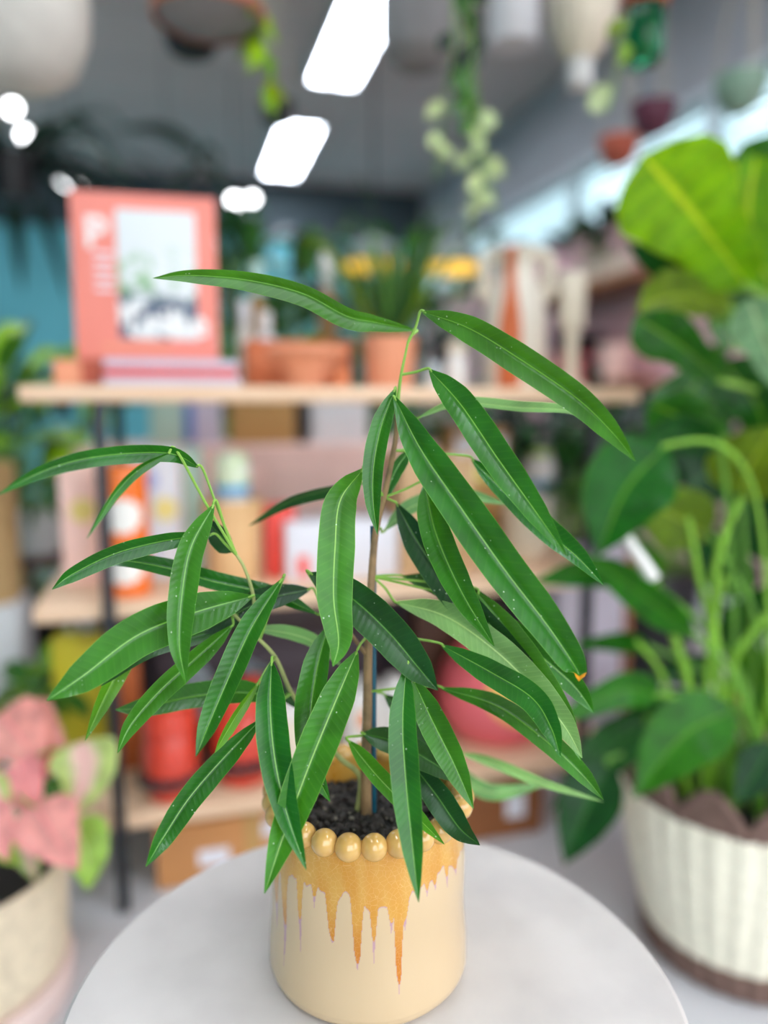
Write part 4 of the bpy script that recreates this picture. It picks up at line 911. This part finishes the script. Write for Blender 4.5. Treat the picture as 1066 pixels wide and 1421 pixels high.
PLV = [ # base, mid, tip, width px, Y, mat, roll
 ((925, 618), (868, 680), (830, 772), 122, 1.0, 'lily', -5), ((985, 745), (935, 715), (880, 690), 96, 1.12, 'lily_olive', 10), ((895, 805), (820, 792), (735, 808), 48, 1.02, 'lily', 25),
 ((965, 885), (890, 825), (805, 765), 54, .98, 'lily', 20), ((918, 968), (865, 958), (765, 1005), 50, .95, 'lily', 10), ((1022, 985), (950, 1020), (878, 1108), 96, .96, 'lily', 0),
 ((850, 1055), (815, 1120), (783, 1200), 82, 1.05, 'lily_dark', 0), ((905, 1000), (840, 1045), (765, 1125), 66, 1.08, 'lily_dark', 5), ((1075, 1030), (1050, 1070), (1022, 1115), 56, .98, 'lily_dark', 0),
 ((1028, 692), (1042, 645), (1078, 590), 110, 1.1, 'lily_olive', 10), ((1000, 625), (940, 600), (880, 620), 60, 1.05, 'lily_dark', 25), ((1040, 830), (1000, 780), (930, 700), 70, 1.25, 'lily_dark', 10),
 ((1066, 780), (1050, 720), (1020, 640), 80, 1.2, 'lily_dark', 10), ((1000, 900), (1040, 860), (1090, 800), 60, 1.15, 'lily_dark', 15), ((900, 900), (860, 890), (790, 895), 34, 1.1, 'lily', 30),
 ((960, 960), (900, 1000), (830, 1010), 60, 1.15, 'lily_dark', 10), ((1000, 940), (960, 930), (900, 935), 50, 1.2, 'lily_dark', 15), ((1060, 960), (1030, 900), (1000, 830), 50, 1.22, 'lily', 20), ((1050, 1000), (1080, 980), (1120, 960), 60, 1.1, 'lily', 20),
]
r_ = random.Random(9)
for (a, b_, c, w, Y, mk, roll) in PLV:
    A, B, Cc = P(*a, Y+.02), P(*b_, Y), P(*c, Y-.02)
    lf = mesh('leaf', leaf([A, B, Cc], mpx(w, B), 'lily', .22, roll, 22, wave=.012), M[mk], lily, off=lo_, sharp=None)
    root = lo_+Vector((r_.uniform(-.07, .05), r_.uniform(-.06, .06), 0)); mid_ = root.lerp(A, .55)+Vector((r_.uniform(-.01, .05), .0, .05))
    path_ = [root, mid_, A+Vector((0, 0, .004)), A.lerp(B, .12)]
    if a == (925, 618): path_ = [root, P(1068, 960, 1.08), P(1066, 830, 1.08), P(1055, 720, 1.07), P(1030, 645, 1.05), P(985, 612, 1.03), A, A.lerp(B, .1)]
    mesh('petiole', tube(path_, .0045, .0028, 8, 22), M['lily_petiole'] if a != (925, 618) else M['lily_stalk'], lf, off=lo_)
for pts, r0 in (([(1028, 692), (1003, 750), (990, 830), (998, 1000), (1000, 1090)], .007), ([(908, 805), (935, 880), (958, 980), (968, 1080)], .0075), ([(885, 890), (925, 955), (975, 1050)], .005), ([(1062, 855), (1025, 905), (1012, 950), (1018, 1080)], .007), ([(1005, 800), (985, 900), (990, 1080)], .006), ([(955, 720), (968, 790), (985, 900), (990, 1060)], .006)):
    w_ = [P(x, y, 1.02+.06*i/(len(pts)-1)) for i, (x, y) in enumerate(pts)]; w_[-1] = lo_+Vector((w_[-1].x-lo_.x, r_.uniform(-.05, .05), 0))
    mesh('stalk', tube(w_, r0*.68, r0*.9, 8, 26), M['lily_stalk'], lily, off=lo_)
fl = mesh('spadix', tube(W([(868, 740, .99), (876, 756, .99), (892, 780, .99), (906, 803, .99)]), .006, .010, 12, 14), M['white_gloss'], lily, off=lo_)
mesh('spathe', leaf(W([(912, 812, 1.0), (905, 775, 1.0), (880, 738, 1.0)]), .03, 'lily', .5, 20, 16), M['lily'], lily, off=lo_, sharp=None)
# fiddle leaf fig behind
FB = Vector((.86, 1.42, 0)); pot('floor_planter', 'terracotta floor planter behind the pale basket at right', 'planter', FB, .17, .13, .30, M['terracotta'], .012, .03, 'floor planters')
fo = FB+Vector((0, 0, .285)); fid = thing('fiddle_leaf_fig', 'tall fiddle leaf fig with bright broad leaves at upper right', 'plant', fo)
trunk = [fo+Vector((0, 0, -.02)), Vector((.80, 1.42, .55)), Vector((.74, 1.36, .85)), Vector((.68, 1.30, 1.15)), Vector((.62, 1.25, 1.45))]
mesh('trunk', tube(trunk, .014, .007, 10, 40), M['stem'], fid, off=fo)
FLV = [((1040, 400), (965, 300), (893, 215), 165, 1.15, 'fiddle', 8), ((1075, 410), (1040, 310), (1050, 215), 120, 1.2, 'fiddle', -10), ((1015, 430), (950, 410), (885, 425), 80, 1.2, 'lily_olive', 15),
 ((1005, 530), (945, 480), (882, 440), 80, 1.08, 'fiddle_dark', 20), ((1010, 610), (960, 585), (902, 560), 84, 1.08, 'fiddle_dark', 18), ((1090, 540), (1060, 470), (1040, 415), 76, 1.1, 'fiddle_pale', 0),
 ((970, 395), (915, 365), (868, 335), 38, 1.2, 'lily_dark', 10), ((1080, 260), (1060, 240), (1030, 200), 90, 1.25, 'fiddle_dark', 0), ((1075, 640), (1050, 560), (1000, 500), 90, 1.22, 'fiddle_dark', 10),
 ((1000, 480), (960, 540), (910, 600), 80, 1.28, 'fiddle_dark', 0), ((1050, 660), (1000, 650), (950, 680), 80, 1.28, 'lily_dark', 10), ((1080, 480), (1030, 440), (980, 450), 90, 1.3, 'fiddle_dark', 10), ((1030, 350), (980, 370), (930, 400), 90, 1.32, 'lily_dark', 10),
 ((1100, 700), (1070, 650), (1030, 600), 90, 1.25, 'lily_olive', 10), ((1100, 330), (1066, 340), (1020, 370), 90, 1.3, 'fiddle', 10), ((1010, 560), (960, 610), (900, 660), 90, 1.36, 'lily_dark', 5), ((1090, 600), (1060, 640), (1040, 720), 100, 1.36, 'lily_dark', 5)]
for (a, b_, c, w, Y, mk, roll) in FLV:
    A, B, Cc = P(*a, Y+.05), P(*b_, Y), P(*c, Y-.03)
    lf = mesh('leaf', leaf([A, B, Cc], mpx(w, B), 'fiddle' if w > 70 else 'lily', .22, roll, 24, wave=.03), M[mk], fid, off=fo, sharp=None)
    tt = min(max((A.z-.35)/1.1, 0), .98); tq = catmull(trunk, 50)[int(tt*49)]
    mesh('petiole', tube([tq, tq.lerp(A, .5)+Vector((0, 0, .01)), A, A.lerp(B, .08)], .005, .0045, 7, 14), M['petiole'], lf, off=fo)
# ------------------------------------------------------------------ right back: wall shelves, planter
def wallpt(px, py):
    d = ray(px, py); s = (AR-CAM.dot(E1))/d.dot(E1); return CAM+d*s
def wall_shelf(px, py, L, label):
    w = wallpt(px, py); bq = w.dot(E2); z = w.z
    t = thing('wall_shelf', label, 'shelf', rc(AR, bq, z), RZ, 'wall shelves on the pink wall')
    mesh('board', box(.24, L, .03, .003, (-.12, 0, -.03)), M['wood_dark'], t)
    for s in (-1, 1): mesh('bracket', join(box(.20, .02, .012, .002, (-.10, s*L*.35, -.044)), box(.012, .02, .16, .002, (-.006, s*L*.35, -.19))), M['black_metal'], t)
    return rc(AR-.12, bq, z), bq, z
wp1, bq1, z1 = wall_shelf(845, 402, 1.3, 'upper wooden wall shelf on the pink wall under strip window')
wp2, bq2, z2 = wall_shelf(835, 530, 1.1, 'lower wooden wall shelf on the pink wall with pink pots')
for i in range(6):
    single('small_jar', 'small white jar in a row on the upper wall shelf', 'jar', join(lathe([(0, 0), (.032, 0), (.034, .004), (.034, .08), (.03, .085), (0, .085)], 24), lathe([(.035, .082), (.035, .1), (0, .102)], 24)), M['cream'], rc(AR-.17, bq1-.4+i*.15, z1), 0, 'white jars on the upper wall shelf')
t = bush('trailing_plant', 'blackish green trailing plant on the upper wall shelf', 'plant', rc(AR-.075, bq1, z1+.12), 60, .2, .06, ['bush_dark', 'bush_dark', 'bush'], 'lily', (10, 85), .16, .12, .5, 51)
pot('small_pot', 'dark pot of the trailing plant on the upper wall shelf', 'pot', rc(AR-.075, bq1, z1), .065, .05, .13, M['black'], .005, .02)
p = rc(AR-.155, bq2, z2); single('black_bowl', 'black bowl on a pink pot on the lower wall shelf', 'bowl', lathe([(0, 0), (.06, 0), (.12, .04), (.15, .10), (.143, .10), (.11, .05), (0, .012)], 40), M['black'], p+Vector((0, 0, .14)))
pot('pink_pot', 'pink pot under the black bowl on the lower wall shelf', 'pot', p, .09, .075, .14, M['pink_clay'], .006, .02, 'pink pots on the lower shelf', False)
for s, lab in ((-.34, 'pale pink pot on lower wall shelf nearest the peace lily'), (.34, 'pale pink pot on lower wall shelf nearest the cream vase')):
    pot('pink_pot', lab, 'pot', rc(AR-.13, bq2+s, z2), .075, .06, .17, M['pink_paint'], .006, .02, 'pink pots on the lower shelf')
p = P(800, 700, 1.95); p.z = 0
t = thing('tall_planter', 'tall pale lavender-grey planter behind the right end of shelving', 'planter', p, RZ)
mesh('body', box(.19, .19, .52, .012), mat('lavender_grey', (196, 192, 204), .6), t); mesh('soil', box(.17, .17, .004, .001, (0, 0, .519)), M['soil'], t)
mesh('wood_edge', box(.016, .2, .5, .002, (.102, 0, .0)), M['wood_dark'], t)
bush('broadleaf_plant', 'mid green broadleaf plant in the tall lavender planter', 'plant', p+Vector((0, 0, .52)), 50, .17, .07, ['bush_mid', 'bush', 'bush_dark'], 'lily', (20, 85), .22, .1, .5, 52)
# dark bushes and pots behind the right half of the shelf
b0 = floor_pot(690, 2.75, 'brown floor planter behind the cream bowls', .16, .32, M['dark_brown'])
bush('dark_shrub', 'dark green shrub showing between the top and middle shelves', 'plant', b0, 85, .2, .07, ['bush_dark', 'bush_dark', 'bush', 'bush'], 'lily', (15, 85), .45, .25, .5, 53)
b0 = floor_pot(900, 2.4, 'dark floor planter behind the peace lily', .17, .35, M['black'])
bush('dark_shrub', 'dark green shrub filling the gap behind the peace lily', 'plant', b0, 85, .24, .09, ['bush_dark', 'bush', 'bush_dark'], 'lily', (15, 85), .5, .25, .5, 54)
# ------------------------------------------------------------------ far plants
def palm(px, Y, h, label, seed, n_=40, L=.8, wd=.05, mats=('bush_dark', 'bush', 'bush')):
    b0 = floor_pot(px, Y, 'large dark floor planter under the '+label.split(' ', 1)[1] if False else label.replace('palm', 'palm pot'), .2, .4, M['black'])
    bush('palm', label, 'plant', b0, n_, L, wd, list(mats), 'blade', (10, 70), h, .12, .9, seed, stemr=.008)
palm(525, 4.4, 1.0, 'dark green palm far behind the spiky grass plant', 62, 60, .6, .06)
palm(330, 5.2, 1.2, 'dark palm against the back wall right of coral book', 63, 50, .9, .07, ('bush_dark', 'bush_dark', 'bush'))
b0 = floor_pot(378, 3.2, 'tall black floor planter far behind the orange trough', .16, .4, M['black'])
bush('leafy_shrub', 'tall dark green leafy shrub rising behind the bottles and trough', 'plant', b0, 95, .26, .075, ['bush_dark', 'bush', 'bush', 'bush_mid'], 'lily', (10, 85), 1.08, .24, .6, 66)
b0 = floor_pot(585, 3.5, 'tall grey floor planter far behind the spiky grass', .15, .4, M['grey_ceramic'])
bush('leafy_shrub', 'tall dark green leafy shrub rising behind the spiky grass plant', 'plant', b0, 90, .22, .06, ['bush_dark', 'bush', 'bush_dark', 'bush_mid'], 'lily', (10, 80), 1.15, .24, .6, 67)
# ------------------------------------------------------------------ pendant lamps
def pendant(px, py, Y, wp_, label):
    p = P(px, py, Y); r = wpx(wp_, p)/2
    t = thing('pendant_lamp', label, 'lamp', p, 0, 'yellow-lit pendant lamps')
    mesh('shade', lathe([(r, 0), (r*1.0, .01), (r*.92, r*.35), (r*.7, r*.66), (r*.3, r*.86), (.015, r*.92), (.012, r*.95)], 40), M['shade'], t)
    mesh('diffuser', lathe([(r*.985, -.002), (r*.9, -.022), (0, -.03)], 40), M['lamp_yellow'], t)
    mesh('cord', tube([Vector((0, 0, r*.92)), Vector((0, 0, HC-p.z))], .004, .004, 6, 4), M['black'], t)
pendant(519, 366, 3.0, 80, 'pendant lamp with yellow underside above the spiky grass plant')
pendant(627, 369, 3.05, 80, 'pendant lamp with yellow underside left of the two-handled vase')
# ------------------------------------------------------------------ hanging planters
def hanger(t, r, z, top, n_=3, cord='cord', cr=.0025):
    for i in range(n_):
        a = 2*PI*i/n_+.5
        mesh('hanger_cord', tube([Vector((r*math.cos(a), r*math.sin(a), z)), Vector((.004*math.cos(a), .004*math.sin(a), min(z+.4, top))), Vector((0, 0, top))], cr, cr, 5, 12, smoothpath=False), M[cord], t)
def hang(px, py, Y, prof, m, label, rtop, name='hanging_pot', ring=None, cord='cord'):
    p = P(px, py, Y); s = depth(p)/F
    t = thing(name, label, 'hanging pot', p, 0, 'hanging pots')
    pr = [(r*s, z*s) for r, z in prof]
    mesh('body', lathe(pr+[(pr[-1][0]-.005, pr[-1][1]), (pr[-1][0]-.006, pr[-1][1]-.02), (0, pr[-1][1]-.03)], 48), M[m], t)
    if ring: mesh('ring', lathe([(ring[0]*s, ring[1]*s), ((ring[0]+5)*s, (ring[1]+3)*s), ((ring[0]+5)*s, (ring[1]+15)*s), (ring[0]*s, (ring[1]+18)*s)], 48), M['copper'], t)
    hanger(t, rtop*s, pr[-1][1]-.004, HC-p.z, cord=cord)
    return t, p, s
# profile units are pixels at the pot's distance; py is the pot's underside
hang(30, 122, 1.35, [(0, 0), (45, 2), (75, 25), (92, 70), (96, 110), (94, 150)], 'offwhite_pot', 'large off-white round hanging pot at the top left corner', 92)
t, p, s = hang(290, 34, 1.5, [(0, 0), (55, 2), (72, 12), (80, 60), (80, 100)], 'grey_ceramic', 'grey hanging pot in a copper ring at top left centre', 78, ring=(74, 4), cord='copper')
mesh('strap', tube([Vector((0, -74*s, 20*s)), Vector((0, -84*s, 60*s)), Vector((0, -82*s, 100*s))], .006, .006, 8, 12), M['copper'], t)
hang(266, 74, 1.95, [(0, 0), (28, 0), (32, 4), (46, 50), (48, 70)], 'black', 'black tapered hanging pot below the copper ring pot', 46)
hang(580, 96, 1.9, [(0, 0), (28, 2), (46, 18), (52, 45), (52, 110)], 'grey_ceramic', 'dark grey rounded hanging pot right of the near ceiling light', 50)
hang(713, 64, 2.1, [(0, 0), (31, 0), (33, 4), (34, 110)], 'white', 'white cylindrical hanging pot at the top edge', 33)
t, p, s = hang(806, 84, 1.75, [(0, 0), (18, 0), (30, 12), (44, 45), (49, 90), (48, 130)], 'cream', 'cream egg-shaped hanging pot with a small white foot', 47)
mesh('foot', lathe([(0, -36*s), (15*s, -36*s), (17*s, -34*s), (17*s, 4*s)], 32), M['white_gloss'], t)
t, p, s = hang(892, 88, 1.5, [(0, 0), (24, 0), (26, 4), (27, 60), (25, 70), (27, 78)], 'green_bottle', 'green glass hanging vase with cuttings at the top right', 26, name='hanging_vase')
for dx, dy in ((-.006, .0), (.008, .004), (0, -.008)): mesh('cutting', tube([Vector((dx, dy, 8*s)), Vector((dx*2, dy*2, 60*s)), Vector((dx*5, dy*4, 120*s))], .004, .003, 6, 10), M['petiole'], t)
mesh('terracotta_collar', lathe([(26*s, 72*s), (31*s, 74*s), (31*s, 86*s), (26*s, 88*s)], 32), M['terracotta_red'], t)
hang(905, 188, 2.3, [(0, 0), (14, 1), (24, 10), (30, 28), (32, 40)], 'maroon', 'maroon hanging bowl beneath the green glass vase', 31)
hang(858, 230, 2.6, [(0, 0), (14, 1), (22, 10), (27, 28), (28, 36)], 'terracotta_red', 'small terracotta red hanging pot in front of the strip window', 27)
hang(1026, 158, 2.0, [(0, 0), (14, 1), (26, 12), (34, 32), (36, 48)], 'sage', 'sage green hanging bowl at the right before the window', 35)
hang(386, 174, 2.5, [(0, 0), (18, 1), (22, 10), (24, 30)], 'black', 'small black hanging pot behind the lime vine', 23)
# vines
def vine(strands, label, mats, lw, Y, seed, name='hanging_vine', dens=14, prof='heart', top_to=HC, lens=1.2):
    r_ = random.Random(seed); o_ = P(strands[0][0][0], strands[0][0][1], Y)
    t = thing(name, label, 'hanging plant', o_)
    for st_ in strands:
        w_ = [P(x, y, Y+r_.uniform(-.03, .03)) for x, y in st_]
        q = catmull(w_, 30); mesh('stem', tube(w_, .002, .0015, 5, 30), M['petiole'], t, off=o_)
        n_ = int(dens*(w_[0]-w_[-1]).length/.3)
        for i in range(n_):
            b0 = q[min(29, int(29*(i+r_.random()*.6)/n_))]; az = r_.uniform(0, 2*PI); d = Vector((math.cos(az), math.sin(az)*.6-.3, -.5)).normalized(); L = lw*lens*r_.uniform(.7, 1.2)
            mk = mats[min(len(mats)-1, int(len(mats)*i/n_))]
            mesh('leaf', leaf([b0, b0+d*L*.5+Vector((0, 0, .004)), b0+d*L+Vector((0, 0, -.2*L))], lw*r_.uniform(.7, 1.1), prof, .15, r_.uniform(-30, 30), 10), M[mk], t, off=o_, sharp=None)
    return t
t = vine([[(640, -60), (642, 40), (648, 140), (655, 230), (650, 330)], [(650, -60), (655, 60), (668, 180), (690, 300)], [(628, -60), (630, 60), (615, 160), (607, 245)], [(660, -60), (650, 80), (662, 200), (675, 270)]],
     'trailing string of dark and pale round leaves hanging at top centre', ['bush', 'bush_dark', 'bush_mid', 'pale_green', 'pale_green'], .034, 1.55, 71, dens=6.5, prof='round', lens=1.1)
hang(645, -55, 1.55, [(0, 0), (40, 2), (52, 20), (58, 60), (58, 90)], 'grey_ceramic', 'grey pot above the frame from which the pale vine trails', 56)
vine([[(352, 0), (366, 60), (372, 110), (364, 135), (382, 165)], [(345, 5), (360, 40), (372, 80)]], 'lime green vine trailing from the copper ring pot', ['lime', 'lime', 'olive', 'lime'], .04, 1.52, 72, dens=8, lens=1.3)
vine([[(872, 20), (862, 70), (852, 120), (842, 155)]], 'pale lime vine trailing beside the green glass vase', ['olive', 'lime_leaf', 'pale_green'], .04, 1.48, 73, dens=7, prof='round', lens=1.0)
# dark fronds at the upper left
def fronds(px, py, Y, label, seed, n_=34, L=.5, wd=.05, tilt=(40, 130)):
    p = P(px, py, Y); 
    t = pot('hanging_pot', 'black hanging pot of the '+label, 'hanging pot', p-Vector((0, 0, .16)), .10, .08, .16, M['black'], .006, .02, 'hanging pots', False)
    hanger(t, .098, .155, HC-p.z+.16)
    bush('hanging_fern', label, 'hanging plant', p-Vector((0, 0, .03)), n_, L, wd, ['bush_dark'], 'blade', tilt, .03, .06, .9, seed)
fronds(15, 215, 2.9, 'blackish fern hanging at the left edge', 81, 46, .42, .06)
b0 = floor_pot(283, 4.5, 'tall black floor pot of the arching palm behind coral book', .16, .35, M['black'])
ap = thing('arching_palm', 'tall thin palm with dark arching leaves above the coral book', 'plant', b0)
mesh('trunk', tube([b0+Vector((0, 0, -.01)), P(284, 500, 4.5), P(280, 300, 4.5), P(278, 222, 4.5)], .012, .006, 8, 30), M['dark_brown'], ap, off=b0)
for pts, w_ in (([(278, 224), (256, 196), (215, 178), (154, 180)], .075), ([(278, 224), (300, 240), (312, 262), (320, 300)], .05), ([(278, 226), (262, 236), (245, 262), (238, 300)], .05), ([(278, 224), (286, 205), (300, 215), (306, 250)], .04)):
    mesh('leaf', leaf([P(x, y, 4.5-.03*i) for i, (x, y) in enumerate(pts)], w_, 'lily', .3, 10, 20), M['bush_dark'], ap, off=b0, sharp=None)
# small bright bulbs far back
def bulb(px, py, Y, r, label):
    p = P(px, py, Y); t = thing('spot_lamp', label, 'lamp', p, 0, 'bright spot lamps far back')
    mesh('bulb', sphere(r, (0, 0, 0), 16, 10), M['bulb'], t); mesh('socket', lathe([(r*.7, r*.6), (r*.75, r*1.8), (0, r*1.9)], 16), M['black'], t)
    mesh('cord', tube([Vector((0, 0, r*1.8)), Vector((0, 0, HC-p.z))], .004, .004, 5, 3), M['black'], t)
for a in ((17, 150, 4.2, .03, 'upper bright spot lamp under the off-white hanging pot'), (35, 187, 4.25, .028, 'lower bright spot lamp under the off-white hanging pot'), (85, 258, 4.8, .032, 'bright spot lamp at the top left corner of the coral book'), (107, 262, 5.0, .024, 'dimmer spot lamp touching the coral book left corner'), (326, 279, 4.8, .032, 'bright spot lamp at the top right corner of the coral book'), (350, 276, 5.0, .024, 'dimmer spot lamp right of the coral book corner')): bulb(*a)
# ------------------------------------------------------------------ light, camera
w = bpy.data.worlds.new('World'); bpy.context.scene.world = w; w.use_nodes = True
bg = w.node_tree.nodes['Background']; bg.inputs[1].default_value = 1.0
wt = w.node_tree; g1 = wt.nodes.new('ShaderNodeTexCoord'); g2 = wt.nodes.new('ShaderNodeSeparateXYZ'); g3 = wt.nodes.new('ShaderNodeValToRGB')
wt.links.new(g1.outputs['Generated'], g2.inputs[0]); wt.links.new(g2.outputs[2], g3.inputs[0]); wt.links.new(g3.outputs[0], bg.inputs[0])
e_ = g3.color_ramp.elements; e_[0].position = 0.0; e_[0].color = (.6, .6, .58, 1); e_[1].position = 0.12; e_[1].color = (2.5, 2.65, 2.8, 1)
cd = bpy.data.cameras.new('camera'); cam = bpy.data.objects.new('camera', cd); C.objects.link(cam)
cam.location = CAM; cam.rotation_euler = (PI/2-PITCH, 0, 0)
cd.sensor_fit = 'VERTICAL'; cd.sensor_height = 36.0; cd.lens = F/1421*36.0
cd.clip_start = .02; cd.dof.use_dof = True; cd.dof.focus_distance = .50; cd.dof.aperture_fstop = 1.55; cd.dof.aperture_blades = 0
S = bpy.context.scene; S.camera = cam
S.view_settings.view_transform = 'Standard'; S.view_settings.look = 'None'; S.view_settings.gamma = 1.0; S.view_settings.exposure = 0.9
